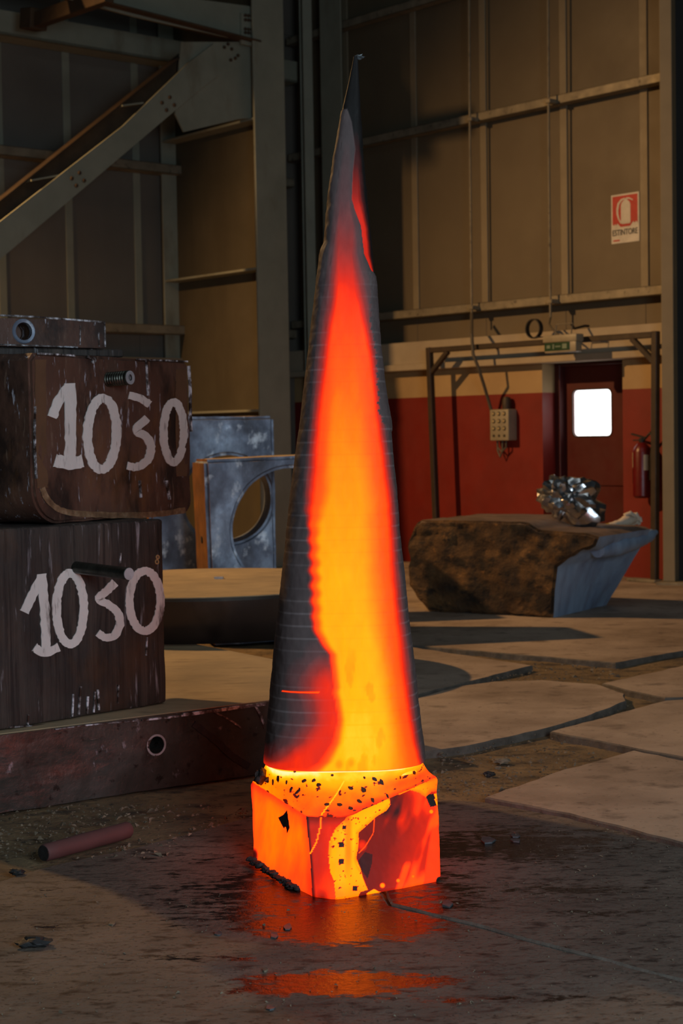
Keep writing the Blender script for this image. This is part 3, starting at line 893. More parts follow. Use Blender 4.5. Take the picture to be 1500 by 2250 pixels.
def pin(fr, pa, pb, rpx, parent, mats, name, ring=False, depth_in=0.03):
    """round pin from the face out to the viewer; pa: root pixel on the face, pb: pixel of its end, rpx: radius in photo pixels"""
    x, z = fr.px(*pa)
    p0 = fr.p(x, 0.0, z)
    best = None
    for k in range(1, 400):
        y = -0.002 * k
        q = fr.p(x, y, z)
        u, v = project([q])
        dd = abs(u[0] - pb[0])
        if best is None or dd < best[0]: best = (dd, y)
    y1 = best[1]
    x2, z2 = fr.px(pb[0], pb[1], y1)
    p1 = fr.p(x2, y1, z2)
    sc = (p1 - CAMP).length / FPX
    r = rpx * sc
    ax = (p1 - p0).normalized()
    Ln = (p1 - p0).length
    mb = MB()
    prof = [(r, -depth_in)]
    if ring:
        n = int(Ln / 0.012)
        for k in range(n):
            h = Ln * k / n
            prof += [(r * 1.0, h), (r * 1.0, h + 0.004), (r * 0.90, h + 0.007), (r * 0.90, h + 0.010)]
    prof += [(r, Ln - 0.012), (r, Ln - 0.002)]
    if ring:
        prof += [(r * 0.9, Ln), (r * 0.42, Ln), (r * 0.40, Ln - 0.03), (0.0, Ln - 0.03)]
    else:
        prof += [(r * 0.93, Ln), (0.0, Ln)]
    o = mb.lathe(p0, ax, prof, 28).build(name, mats[0], parent, smooth=35)
    mb = MB()
    if ring:
        mb.lathe(p0 + ax * (Ln + 0.0005), ax, [(r * 0.94, -0.006), (r * 0.94, 0.002), (r * 0.45, 0.002), (r * 0.45, -0.006)], 28)
    else:
        mb.lathe(p0 + ax * (Ln + 0.0005), ax, [(r * 0.95, -0.004), (r * 0.95, 0.0015), (0.0, 0.0015)], 28)
    mb.build('turned_end', mats[1], o, smooth=35)
    return o
pin(FLB, (168, 1247), (283, 1261), 14, lb_, (MAT['oily_steel'], MAT['bright_steel']), 'steel_pin')

# upper block with rounded lower corners
P0 = at_depth(75, 1150, 6.45); P0.z = 0
FUB = Frame((P0.x, P0.y, 0), (0.5, 0.866))
zb = ZPT + ztop + 0.005
x1u = FUB.px(418, 960)[0]
z1u = FUB.px(250, 784)[1]
rcn = 0.15
prof = []
xl_ = 0.0
for cx, cz, a0 in ((xl_ + rcn, zb + rcn, 180), (x1u - 0.05, zb + 0.05, 270)):
    rr = rcn if a0 == 180 else 0.05
    for k in range(9):
        a = math.radians(a0 + 90 * k / 8)
        prof.append((cx + rr * math.cos(a), cz + rr * math.sin(a)))
prof += [(x1u, z1u - 0.02), (x1u - 0.02, z1u), (xl_ + 0.03, z1u), (xl_, z1u - 0.03)]
ub = thing('forged_block', FUB.p(0.5, 0.5, zb), 'rust brown upper steel block painted 1030 with a threaded stud, rounded lower corner', 'steel block')
b = MB().prism([FUB.p(x, 0, z) for x, z in prof], FUB.Y * 0.85).bm()
bmesh.ops.recalc_face_normals(b, faces=b.faces[:])
fr_f = [f for f in b.faces if f.normal.dot(FUB.Y) < -0.9]
bmesh.ops.bevel(b, geom=[e for f in fr_f for e in f.edges], offset=0.012, segments=2, affect='EDGES')
finish(b, 'body', MAT['rust_block'], ub, smooth=40, sub=0.07, rough=0.006, rscale=7)
c = lambda x, y: (x / 2.143, y / 2.143 + 650)
S = [
    [([c(242, 572), c(272, 500), c(322, 425)], 22, False), ([c(325, 412), c(330, 560), c(328, 690), c(326, 770)], 25, False), ([c(256, 775), c(320, 790), c(386, 778)], 28, False)],
    [(ell(*c(478, 650), 32, 78, tilt=0.02), 20, True)],
    [([c(605, 468), c(655, 482), c(702, 512)], 17, False), ([c(690, 575), c(640, 632), c(690, 668), c(708, 720), c(690, 775), c(645, 805), c(597, 800)], 18, False)],
    [(ell(*c(815, 642), 22, 66), 17, True)],
]
for i, s in enumerate(S): digit(FUB, s, ub, 20 + i)
tape = plain('rust_ochre_band', (108, 76, 52), 0.7)
for s in ([c(190, 300), c(190, 600), c(192, 800), c(200, 905)], [c(852, 345), c(852, 500), c(855, 850)]):
    ribbon(FUB, s, 24, y=-0.0022).build('rust_band', tape, ub)
pin(FUB, c(510, 394), c(612, 385), 16, ub, (MAT['oily_steel'], MAT['bright_steel']), 'threaded_stud', ring=True)

ribbon(FUB, [c(196, 905), c(235, 975), c(310, 1018), c(450, 1030), c(600, 1034), c(760, 1026), c(872, 1008)], 13, y=-0.0024, seed=8).build('dusty_band', MAT['dusty_rust'], ub)
for i, (pts_, w_) in enumerate((([c(885, 330), c(892, 450), c(893, 560), c(896, 640)], 5), ([c(175, 272), c(260, 276), c(350, 282)], 4), ([c(410, 284), c(440, 300), c(432, 318)], 7), ([c(640, 298), c(700, 302), c(800, 306), c(880, 310)], 3.5),
                                ([c(686, 305), c(690, 400), c(694, 470)], 3), ([c(162, 520), c(160, 680), c(168, 860)], 3.5), ([c(780, 870), c(795, 960)], 5), ([c(655, 870), c(660, 950)], 4))):
    ribbon(FUB, pts_, w_, y=-0.0065, seed=40 + i).build('worn_edge', MAT['worn_edge'], ub)
# thin shim plate and the drilled bar on top
zsh = z1u + 0.040
FBAR = Frame(at_depth(232, 768, 7.02), (0.8, 0.6))
FBAR.o.z = 0
shim = thing('steel_shim', FBAR.p(-0.3, 0.1, z1u), 'thin dark steel shim between the upper block and the drilled bar', 'steel plate')
MB().box(FBAR, -0.95, 0.10, 0.02, 0.34, z1u + 0.006, zsh, 0.006).build('plate', MAT['brown_block'], shim)
zbt = FBAR.px(232, 706)[1]
hx, hz = FBAR.px(52, 728)
bar_ = thing('drilled_bar', FBAR.p(-0.3, 0.15, zsh), 'brown steel bar with a bright-rimmed drilled hole, topmost on the left stack', 'steel bar')
zsh += 0.003
mb = hole_face(FBAR, -0.95, 0.0, zsh, zbt, hx, hz, 0.037, 0, 0.1)
mb.box(FBAR, -0.95, 0.0, 0.1, 0.32, zsh, zbt, 0.004)
mb.build('body', MAT['rust_block'], bar_, smooth=30, sub=0.06, rough=0.003, rscale=10)
MB().lathe(FBAR.p(hx, 0.0, hz), FBAR.Y, [(0.052, -0.001), (0.048, -0.006), (0.037, -0.003), (0.037, 0.02)], 24, cap=False).build('hole_rim', MAT['skylit_steel'], bar_, smooth=40)

for i, (pts_, w_) in enumerate((([(0, 693), (70, 696), (150, 702), (229, 708)], 4), ([(0, 757), (90, 760), (170, 763)], 3), ([(229, 708), (230, 735), (230, 762)], 3), ([(176, 716), (175, 758)], 2.5), ([(216, 730), (217, 762)], 3))):
    ribbon(FBAR, pts_, w_, y=-0.004, seed=60 + i).build('worn_edge', MAT['worn_edge'], bar_)
for i, (pts_, w_) in enumerate((([(20, 1598), (120, 1590), (200, 1577)], 3), ([(60, 1592), (61, 1570)], 3), ([(158, 1575), (160, 1525)], 3), ([(172, 1570), (176, 1508)], 4), ([(190, 1568), (192, 1530)], 4), ([(205, 1565), (208, 1520)], 3), ([(216, 1560), (214, 1515)], 4), ([(258, 1545), (259, 1505)], 3), ([(320, 1440), (322, 1400)], 2.5), ([(262, 1240), (264, 1215)], 3))):
    ribbon(FLB, pts_, w_, y=-0.0055, seed=80 + i).build('worn_streak', MAT['worn_edge'], lb_)
for i, (pts_, w_) in enumerate((([(400, 1570), (460, 1563), (520, 1554), (583, 1546)], 7), ([(310, 1582), (360, 1577), (400, 1572)], 4), ([(470, 1565), (500, 1580), (530, 1600)], 4), ([(560, 1552), (572, 1575), (580, 1600)], 5), ([(120, 1602), (200, 1592), (300, 1583)], 2.5))):
    ribbon(FPL, pts_, w_, y=-0.0085, seed=100 + i).build('worn_edge', MAT['worn_edge'], plate)
# ================================================================== disc and ring blocks behind
cdk = at_depth(455, 1300, 9.70)
R_ = 0.98
zd0, zd1 = ZPT + 0.002, at_depth(490, 1312, 8.75).z
disc = thing('forged_disc', (cdk.x, cdk.y, zd0), 'large round steel disc with a dusty tan top, lying on the base plate', 'steel disc')
MB().lathe((cdk.x, cdk.y, 0), (0, 0, 1), [(0.0, zd0), (R_ - 0.10, zd0), (R_ - 0.05, zd0 + 0.04), (R_ - 0.012, zd0 + 0.12), (R_, zd1 - 0.02), (R_ - 0.012, zd1 - 0.004), (R_ - 0.03, zd1 - 0.003), (0, zd1 - 0.003)], 96).build('body', MAT['dark_side'], disc, smooth=30)
MB().lathe((cdk.x, cdk.y, 0), (0, 0, 1), [(0.0, zd1 - 0.004), (R_ - 0.018, zd1 - 0.004), (R_ - 0.022, zd1 + 0.001), (0, zd1 + 0.001)], 96).build('dusty_top', MAT['plate_top'], disc)
rg_ = MB()
plate_with_hole(rg_, [WORLD.p(*q) for q in ((0.03, 0.02, 0), (-0.03, 0.018, 0), (-0.025, -0.018, 0), (0.028, -0.02, 0))], [WORLD.p(0.012 * math.cos(k * math.pi / 3), 0.008 * math.sin(k * math.pi / 3), 0) for k in range(6)], (0, 0, 0.012))
chip = rg_.build('metal_offcut', MAT['bright_steel'])
q = at_z(480, 1272, zd1)
chip.location = (q.x, q.y, zd1 + 0.001)
tag(chip, 'small shiny offcut lying on top of the dusty disc', 'scrap')

def ring_block(name, fr, w, h, T, hr, hzc, label, group, hxc=None):
    t = thing(name, fr.p(w / 2, T / 2, 0), label, 'steel ring block', group)
    n = 56
    hxc = w / 2 if hxc is None else hxc
    inner = [fr.p(hxc + hr * math.cos(2 * math.pi * k / n), 0, hzc + hr * math.sin(2 * math.pi * k / n)) for k in range(n)]
    mb = MB()
    plate_with_hole(mb, [fr.p(w, 0, h), fr.p(0, 0, h), fr.p(0, 0, 0), fr.p(w, 0, 0)], inner, fr.Y * T)
    b = mb.bm()
    bmesh.ops.remove_doubles(b, verts=b.verts[:], dist=1e-5)
    b.normal_update()
    es = [e for e in b.edges if len(e.link_faces) == 2 and e.calc_face_angle(0) > 0.6]
    bmesh.ops.bevel(b, geom=es, offset=0.026, segments=3, affect='EDGES')
    bmesh.ops.recalc_face_normals(b, faces=b.faces[:])
    for f in b.faces:
        if f.normal.dot(fr.X) < -0.85 and abs((f.calc_center_median() - fr.o).dot(fr.X)) < 0.03: f.material_index = 1
        if f.normal.dot(fr.Z) > 0.85 and (f.calc_center_median() - fr.o).dot(fr.Z) > h - 0.03: f.material_index = 2
    body = finish(b, 'body', [MAT['skylit_steel'], MAT['lamplit_steel'], MAT['plate_top']], t, smooth=35, sub=0.12, rough=0.006, rscale=5)
    return t
qa = at_depth(459, 1100, 11.1)
FRA = Frame((qa.x, qa.y, 0), (0.97, 0.24), tilt=-0.022)
ha = FRA.px(459, 1010)[1]
wa = 1.2
hcx = FRA.px(512, 1165)[0]
ra = ring_block('ring_block', FRA, wa, ha, 0.55, wa / 2 - hcx, FRA.px(600, 1165)[1], 'square blue-grey steel ring block with a big round bore, left of the glowing spire', 'square ring blocks standing on edge')
x_, z_ = FRA.px(444, 1186)
sd = Frame(FRA.o, (FRA.Y.x * -1, FRA.Y.y * -1))
# small drilled hole in the side, its shaded inside a dark-coloured disc
for k in range(1):
    d_ = ray(444, 1186); t_ = (FRA.o - CAMP).dot(FRA.X) / d_.dot(FRA.X)
    hp = CAMP + d_ * t_
    MB().lathe(hp - FRA.X * 0.006, FRA.X, [(0.0, 0.0), (0.024, 0.0), (0.024, 0.006)], 18).build('drilled_hole', MAT['dark'], ra)
qb = at_depth(605, 1100, 12.4)
FRB0 = Frame((qb.x, qb.y, 0), (0.985, 0.17))
wb = 0.95
FRB = Frame(FRB0.p(-wb, 0, 0), (0.985, 0.17))
hb = FRB.px(500, 915)[1]
hbx, hbz = FRB.px(500, 1097)
bR = FRB.px(500, 1000)[1] - hbz
ring_block('ring_block', FRB, wb, hb, 0.45, bR, hbz, 'taller mottled grey ring block farthest back, its bore half hidden by the front ring', 'square ring blocks standing on edge', hbx)
# ================================================================== brown forging at the right, with foil and glove
GA = at_z(940, 1344, ZS); GB = at_z(1213, 1358, ZS)
FG = Frame((GB.x, GB.y, ZS), (GB - GA))
pp = [(925, 1143), (908, 1158), (898, 1178), (893, 1203), (895, 1245), (902, 1285), (918, 1320), (940, 1344), (1000, 1350), (1100, 1356), (1160, 1359), (1213, 1358),
      (1216, 1300), (1222, 1246), (1252, 1222), (1306, 1200), (1314, 1180), (1290, 1172), (1235, 1168), (1180, 1164), (1160, 1152), (1140, 1147), (1080, 1145), (1000, 1143)]
rf = thing('rough_forging', FG.p(-0.55, 0.5, 0), 'rough brown forging with a flared smooth blue-grey end, on the floor at right', 'steel forging')
pts2 = [FG.px(*p) for p in pp]
DEP = 1.0
n = len(pts2)
xa, za = FG.px(1213, 1358); xb_, zb_2 = FG.px(1308, 1196)
vs = [FG.p(x, 0, max(z, 0.0)) for x, z in pts2]
for x, z in pts2:
    if 0.02 < z < zb_2 and x > -0.3: x = xa + (xb_ - xa) * (z - za) / (zb_2 - za)
    vs.append(FG.p(x, DEP, max(z, 0.0)))
mb = MB()
mb.add(vs, [list(range(n))[::-1], [i + n for i in range(n)]] + [[i, (i + 1) % n, (i + 1) % n + n, i + n] for i in range(n)])
b = mb.bm()
bmesh.ops.recalc_face_normals(b, faces=b.faces[:])
fr_f = [f for f in b.faces if f.normal.dot(FG.Y) < -0.9]
bmesh.ops.bevel(b, geom=[e for f in fr_f for e in f.edges], offset=0.018, segments=2, affect='EDGES')
bmesh.ops.triangulate(b, faces=[f for f in b.faces if len(f.verts) > 4])
b.normal_update()
xr = 0.0
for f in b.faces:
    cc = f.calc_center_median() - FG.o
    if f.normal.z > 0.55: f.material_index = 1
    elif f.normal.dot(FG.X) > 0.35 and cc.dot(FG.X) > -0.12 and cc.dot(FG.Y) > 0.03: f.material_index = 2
for _ in range(5):
    es = [e for e in b.edges if e.calc_length() > 0.05]
    if not es: break
    bmesh.ops.subdivide_edges(b, edges=es, cuts=1, use_grid_fill=True)
bmesh.ops.triangulate(b, faces=[f for f in b.faces if len(f.verts) > 4])
b.normal_update()
mv = []
for v in b.verts:
    smoothness = 0.25 if v.normal.dot(FG.X) > 0.5 or v.normal.z > 0.7 else 1.0
    edge = 1.5 if (v.co - FG.o).z > 0.45 and v.normal.z < 0.6 else 1.0
    n = noise.fractal(v.co * 7, 1.0, 2.0, 5)
    off = v.normal * n * 0.022 * smoothness * edge
    if (v.co - FG.o).z < 0.03: off.z = max(off.z, 0)
    mv.append(v.co + off)
for v, co in zip(b.verts, mv): v.co = Vector((co.x, co.y, max(co.z, ZS)))
finish(b, 'body', [MAT['bark'], MAT['bark_top'], MAT['skylit_end']], rf, smooth=50)
# collar in the same painted sky blue along the flared top edge
mb = MB()
pc = [at_depth(x_, y_, Y_) for x_, y_, Y_ in ((1312, 1208, 12.30), (1345, 1200, 12.46), (1385, 1190, 12.74), (1418, 1180, 13.0), (1440, 1170, 13.16))]
mb.tube(pc, 0.05, 14, radii=[0.062, 0.078, 0.074, 0.056, 0.026])
mb.build('flared_lip', MAT['skylit_end'], rf, smooth=50, sub=0.05, rough=0.01, rscale=9)

# crumpled foil: ridged lumps
def crumple(name, centre, lobes, m, seed, sub=4):
    b = bmesh.new()
    bmesh.ops.create_icosphere(b, subdivisions=sub, radius=1.0)
    off = Vector((seed * 3.1, seed * 1.7, 0))
    rj = random.Random(seed)
    mv = []
    for v in b.verts:
        d = v.co.normalized()
        r = 0.30
        for (dx, dy, dz, s, k) in lobes:
            ld = Vector((dx, dy, dz)).normalized()
            r = max(r, s * max(0, d.dot(ld)) ** k)
        w = noise.voronoi(d * 1.8 + off, distance_metric='DISTANCE')[0]
        r *= 0.80 + 0.28 * min(1.0, (w[1] - w[0]) * 1.8) + rj.uniform(-0.016, 0.016)
        t_ = Vector((rj.uniform(-1, 1), rj.uniform(-1, 1), rj.uniform(-1, 1))) * 0.012
        mv.append(d * r + t_)
    for v, co in zip(b.verts, mv): v.co = co + centre
    return finish(b, name, m, None, smooth=26)
fc = at_depth(1240, 1108, 12.75)
foil = crumple('foil_bundle', Vector((0, 0, 0)), [(-1, -0.2, 0.25, 1.0, 0.6), (-0.2, 0, 1, 0.98, 0.8), (0.3, 0.2, 0.9, 0.8, 0.8), (1, -0.1, 0.45, 1.35, 1.6), (1.0, -0.3, -0.65, 1.55, 1.4), (0.1, -1, -0.1, 0.8, 0.7), (-0.3, 0, -1, 0.75, 0.8), (0, 1, 0, 0.8, 0.8)], MAT['foil'], 3)
foil.data.transform(Matrix.Diagonal((0.245, 0.20, 0.215, 1)))
top_z = FG.px(1230, 1168)[1] + ZS
zmin = min(v.co.z for v in foil.data.vertices)
foil.location = (fc.x, fc.y, top_z + 0.0 - zmin - 0.012)
tag(foil, 'crumpled silver foil bundle on top of the brown forging at right', 'foil')

# cream work glove: a cuff and a curled hand with fingers
gl = thing('work_glove', (0, 0, 0), 'cream leather work glove lying on the blue-grey flared end beside the foil', 'glove')
gp = [at_depth(x_, y_, Y_) for x_, y_, Y_ in ((1318, 1163, 13.0), (1335, 1158, 13.05), (1358, 1151, 13.1), (1378, 1144, 13.15), (1392, 1141, 13.2))]
b = MB().tube(gp, 0.04, 16, radii=[0.030, 0.027, 0.032, 0.048, 0.034]).bm()
hand = finish(b, 'glove_body', MAT['glove'], gl, smooth=60, sub=0.02, rough=0.006, rscale=24)
fg = [((1380, 1140), (1374, 1131), (1384, 1128), (1394, 1133)), ((1386, 1142), (1388, 1132), (1397, 1131), (1402, 1138)),
      ((1388, 1146), (1398, 1139), (1406, 1140), (1408, 1147)), ((1384, 1150), (1394, 1148), (1402, 1148), (1405, 1153)), ((1366, 1150), (1374, 1140), (1378, 1134), (1376, 1130))]
for i, f in enumerate(fg):
    ps = [at_depth(a, c_, 13.14 + 0.03 * i - 0.06 * (i == 4)) for a, c_ in f]
    MB().tube(ps, 0.02, 10, radii=[0.021, 0.022, 0.021, 0.015]).build('finger', MAT['glove'], gl, smooth=60, sub=0.02, rough=0.004, rscale=30)
mb = MB()
mb.tube([gp[1] - (gp[1] - gp[0]) * 0.25, gp[1] + (gp[2] - gp[1]) * 0.05], 0.031, 16)
mb.build('cuff_band', plain('yellow_cuff_band', (190, 160, 60), 0.7), gl, smooth=60)

# ================================================================== brown tube frame before the door
yF = -0.29
def wpt(a, c_, y=yF):
    x, z = FR.px(a, c_, y)
    return FR.p(x, y, z)
pf = thing('tube_frame', wpt(1190, 1262), 'freestanding brown steel tube frame in front of the maroon door', 'frame')
lt = wpt(943, 770)
lb2 = FR.p(FR.px(962, 1240, yF)[0], yF, ZS)
rt = wpt(1440, 735); rb = FR.p(FR.px(1438, 1272, yF)[0], yF, 0.0)
def tb(name, p, q, w=0.062):
    mb = MB(); bar(mb, p, q, w, w, side=FR.X if abs((q - p).normalized().z) > 0.5 else (0, 0, 1), bev=0.006); mb.build(name, MAT['frame_brown'], pf)
tb('post', lt + Vector((0, 0, 0.03)), lb2)
tb('post', rt + Vector((0, 0, 0.03)), Vector((rb.x, rb.y, ZS)))
tb('top_rail', lt + FR.X * 0.03, rt - FR.X * 0.03, 0.055)
tb('corner_brace', wpt(984, 772), wpt(948, 818), 0.05)
tb('corner_brace', wpt(1388, 744), wpt(1438, 796), 0.05)
MB().box(FR, FR.px(1438, 1272, yF)[0] - 0.28, FR.px(1438, 1272, yF)[0] + 0.05, yF - 0.06, yF + 0.06, ZS, ZS + 0.03, 0.006).build('foot_plate', MAT['rail'], pf)

# ================================================================== hanging conduits, switch box, exit light, coil
def wp(a, c_, y):
    x, z = FR.px(a, c_, y)
    return FR.p(x, y, z)
yC = -0.09
cond = [thing('hanging_conduit', wp(px_, 400, yC), lab, 'conduit', 'thin conduits down the right wall') for px_, lab in
        ((1034, 'thin grey conduit hanging down the wall to the push-button box'), (1206, 'thin bright conduit hanging down the wall to the exit light'))]
MB().tube([wp(1029, -200, yC), wp(1032, 300, yC), wp(1036, 700, yC)], 0.012, 8).build('pipe', MAT['rail'], cond[0], smooth=40)
MB().tube([wp(1203, -200, yC), wp(1205, 300, yC), wp(1209, 700, yC)], 0.012, 8).build('pipe', MAT['rail'], cond[1], smooth=40)
for cn, pxs in ((cond[0], ((1033, 262), (1036, 676))), (cond[1], ((1205, 222), (1209, 662)))):
    for (a, c_) in pxs:
        x, z = FR.px(a, c_, yC)
        MB().box(FR, x - 0.03, x + 0.03, yC - 0.018, -0.001, z - 0.02, z + 0.02, 0.004).build('clip', MAT['rail'], cn)
cb = thing('drop_cable', wp(1050, 820, -0.12), 'thick grey drop cable bending right to the push-button box', 'cable')
pts = [(1036, 690, -0.115), (1036, 735, -0.37), (1039, 778, -0.38), (1052, 812, -0.33), (1064, 850, -0.2), (1074, 884, -0.12), (1079, 902, -0.09)]
MB().tube([wp(*p) for p in pts], 0.017, 8).build('sheath', MAT['cable'], cb, smooth=40)
bx0, bz1 = FR.px(1075, 900, -0.13); bx1, bz0 = FR.px(1117, 968, -0.13)
sb = thing('push_button_box', FR.p((bx0 + bx1) / 2, -0.06, bz0), 'grey push-button box with twelve sockets on the red dado', 'control box')
MB().box(FR, bx0, bx1, -0.13, -0.002, bz0, bz1, 0.012, 2).build('housing', MAT['grey_plastic'], sb, smooth=40)
for r_ in range(4):
    for c_ in range(3):
        x = bx0 + (bx1 - bx0) * (0.22 + 0.28 * c_); z = bz0 + (bz1 - bz0) * (0.86 - 0.235 * r_)
        MB().lathe(FR.p(x, -0.13, z), -FR.Y, [(0.022 if r_ < 3 else 0.014, -0.003), (0.022 if r_ < 3 else 0.014, 0.004), (0.0, 0.004)], 14).build('socket', MAT['socket'], sb)
        if r_ < 3:
            MB().lathe(FR.p(x + 0.004, -0.134, z), -FR.Y, [(0.012, -0.001), (0.012, 0.012), (0.0, 0.014)], 12).build('button', MAT['button'], sb)
lx, lz = FR.px(1113, 900, -0.06)
MB().lathe(FR.p(lx, -0.06, bz1 - 0.005), (0, 0, 1), [(0.048, 0), (0.048, 0.09), (0.036, 0.125), (0.0, 0.135)], 18).build('cable_gland', MAT['frame_brown'], sb, smooth=40)
for dx_, dd in ((0.07, 0.17), (0.12, 0.12)):
    a0 = FR.p(bx0 + 0.05, -0.07, bz0 + 0.004); a1 = FR.p(bx0 + 0.05 + dx_, -0.07, bz0 + 0.004)
    m_ = (a0 + a1) / 2
    MB().tube([a0, a0 + Vector((0, 0, -dd * 0.6)), m_ + Vector((0, 0, -dd)), a1 + Vector((0, 0, -dd * 0.6)), a1], 0.010, 8).build('cable_loop', MAT['cable'], sb, smooth=60)

# exit light above the door
ex0, ez1 = FR.px(1191, 738, -0.47); ex1, ez0 = FR.px(1266, 772, -0.47)
el = thing('exit_light', FR.p((ex0 + ex1) / 2, -0.415, ez0), 'clear emergency exit light with a green sign hanging above the door', 'exit sign')
MB().box(FR, ex0, ex1, -0.47, -0.36, ez1 - 0.07, ez1, 0.012, 2).build('housing', MAT['grey_plastic'], el, smooth=40)
MB().box(FR, ex0 + 0.015, ex1 - 0.015, -0.46, -0.37, ez0, ez1 - 0.065, 0.01, 2).build('diffuser', MAT['grey_plastic'], el, smooth=40)
green = plain('exit_sign_green', (14, 62, 30), 0.4)
MB().box(FR, ex0 + 0.02, ex1 - 0.09, -0.466, -0.459, ez0 + 0.02, ez1 - 0.072, 0.002).build('green_sign', green, el)
pw = (ex1 - 0.09 - ex0 - 0.02)
for k, (u0, u1, v0, v1) in enumerate(((0.10, 0.24, 0.3, 0.7), (0.34, 0.40, 0.2, 0.8), (0.44, 0.66, 0.42, 0.58), (0.72, 0.90, 0.2, 0.8))):
    zz0, zz1 = ez0 + 0.02, ez1 - 0.072
    MB().box(FR, ex0 + 0.02 + pw * u0, ex0 + 0.02 + pw * u1, -0.469, -0.465, zz0 + (zz1 - zz0) * v0, zz0 + (zz1 - zz0) * v1).build('pictogram', plain('exit_pictogram_%d' % k, (120, 140, 120), 0.5), el)
MB().tube([wp(1209, 698, -0.09), wp(1206, 712, -0.25), wp(1212, 722, -0.40), FR.p((ex0 + ex1) / 2 - 0.05, -0.415, ez1 - 0.005)], 0.010, 8).build('flex_cable', MAT['cable'], el, smooth=60)
MB().tube([FR.p((ex0 + ex1) / 2 - 0.1, -0.415, ez1 - 0.005), FR.p((ex0 + ex1) / 2 - 0.08, -0.415, ez1 + 0.10), FR.p((ex0 + ex1) / 2 + 0.12, -0.415, ez1 + 0.10), FR.p((ex0 + ex1) / 2 + 0.1, -0.415, ez1 - 0.005)], 0.007, 6).build('hanger', MAT['rail'], el)
MB().tube([FR.p((ex0 + ex1) / 2 + 0.1, -0.415, ez1 + 0.10), wp(1262, 722, -0.26), wp(1284, 716, -0.1), FR.p(FR.px(1284, 716, -0.1)[0], -0.04, FR.px(1284, 716, -0.1)[1])], 0.012, 8).build('arm', MAT['black'], el, smooth=60)
# coil of strap hung on the frame
cx_, cz_ = FR.px(1170, 722, -0.34)
coil = MB().lathe(FR.p(cx_, -0.345, cz_), FR.Y, [(0.096, 0), (0.096, 0.05), (0.086, 0.05), (0.086, 0), (0.096, 0)], 40)
bar(coil, FR.p(cx_ - 0.02, -0.32, cz_ - 0.092), FR.p(cx_ + 0.09, -0.32, cz_ - 0.085), 0.05, 0.008, side=FR.Y)
coil = coil.build('strap_coil', MAT['black'], None, smooth=40)
tag(fix_origin(coil, FR.p(cx_, -0.32, cz_ - 0.096)), 'black coiled strap hanging on the frame left of the exit light', 'coil')

# ================================================================== extinguisher and its sign
ecx = FR.px(1411, 1030, -0.12)[0]
ez0_, ez1_ = FR.px(1411, 1094, -0.12)[1], FR.px(1411, 972, -0.12)[1]
ext = thing('fire_extinguisher', FR.p(ecx, -0.1, ez0_), 'red fire extinguisher hanging on the dado right of the maroon door', 'fire extinguisher')
eo = FR.p(ecx, -0.125, ez0_)
er = 0.085
H_ = ez1_ - ez0_
MB().lathe(eo, (0, 0, 1), [(0.0, 0.004), (er - 0.02, 0.0), (er, 0.02), (er, H_ - 0.09), (er * 0.8, H_ - 0.04), (er * 0.42, H_ - 0.005), (0.03, H_), (0.0, H_)], 24).build('cylinder', MAT['ext_red'], ext, smooth=40)
MB().lathe(eo, (0, 0, 1), [(0.028, H_ - 0.004), (0.028, H_ + 0.04), (0.0, H_ + 0.042)], 14).build('valve', MAT['black'], ext, smooth=40)
mb = MB(); bar(mb, eo + Vector((0, 0, H_ + 0.04)) + FR.X * 0.05, eo + Vector((0, 0, H_ + 0.08)) - FR.X * 0.12, 0.03, 0.015, side=FR.Y, bev=0.003); mb.build('lever', MAT['black'], ext)
mb = MB(); bar(mb, eo + Vector((0, 0, H_ + 0.02)) + FR.X * 0.03, eo + Vector((0, 0, H_ + 0.02)) - FR.X * 0.10, 0.025, 0.012, side=FR.Y, bev=0.003); mb.build('carrying_handle', MAT['black'], ext)
hz_ = [eo + Vector((0, 0, H_ + 0.02)) + FR.X * 0.02, eo + Vector((0, 0, H_ + 0.09)) + FR.X * 0.10, eo + Vector((0, 0, H_ + 0.02)) + FR.X * 0.13, eo + Vector((0, 0, H_ - 0.15)) + FR.X * 0.10, eo + Vector((0, 0, H_ - 0.35)) + FR.X * 0.095]
MB().tube(hz_, 0.012, 8).build('hose', MAT['black'], ext, smooth=60)
def wrap(o, r, z0, z1, a0, a1, n=8):
    vs, fs = [], []
    for rr in (r, r + 0.003):
        for k in range(n + 1):
            a = a0 + (a1 - a0) * k / n
            dv = FR.X * math.cos(a) + FR.Y * math.sin(a)
            vs += [o + dv * rr + Vector((0, 0, z0)), o + dv * rr + Vector((0, 0, z1))]
    m_ = 2 * (n + 1)
    for k in range(n):
        i = 2 * k
        fs += [[m_ + i, m_ + i + 2, m_ + i + 3, m_ + i + 1], [i, i + 1, i + 3, i + 2], [i + 1, m_ + i + 1, m_ + i + 3, i + 3], [i, i + 2, m_ + i + 2, m_ + i]]
    mb = MB(); mb.add(vs, fs)
    return mb
wrap(eo, er, H_ * 0.55, H_ * 0.82, math.radians(185), math.radians(236)).build('label', MAT['ext_label'], ext)
wrap(eo, er, H_ * 0.26, H_ * 0.52, math.radians(188), math.radians(215)).build('label', MAT['ext_label'], ext)
wrap(eo, er, H_ * 0.50, H_ * 0.78, math.radians(318), math.radians(350)).build('label', MAT['ext_label'], ext)
MB().box(FR, ecx - 0.03, ecx + 0.03, -0.042, -0.002, ez0_ + H_ * 0.4, ez0_ + H_ * 0.6, 0.004).build('wall_bracket', MAT['black'], ext)

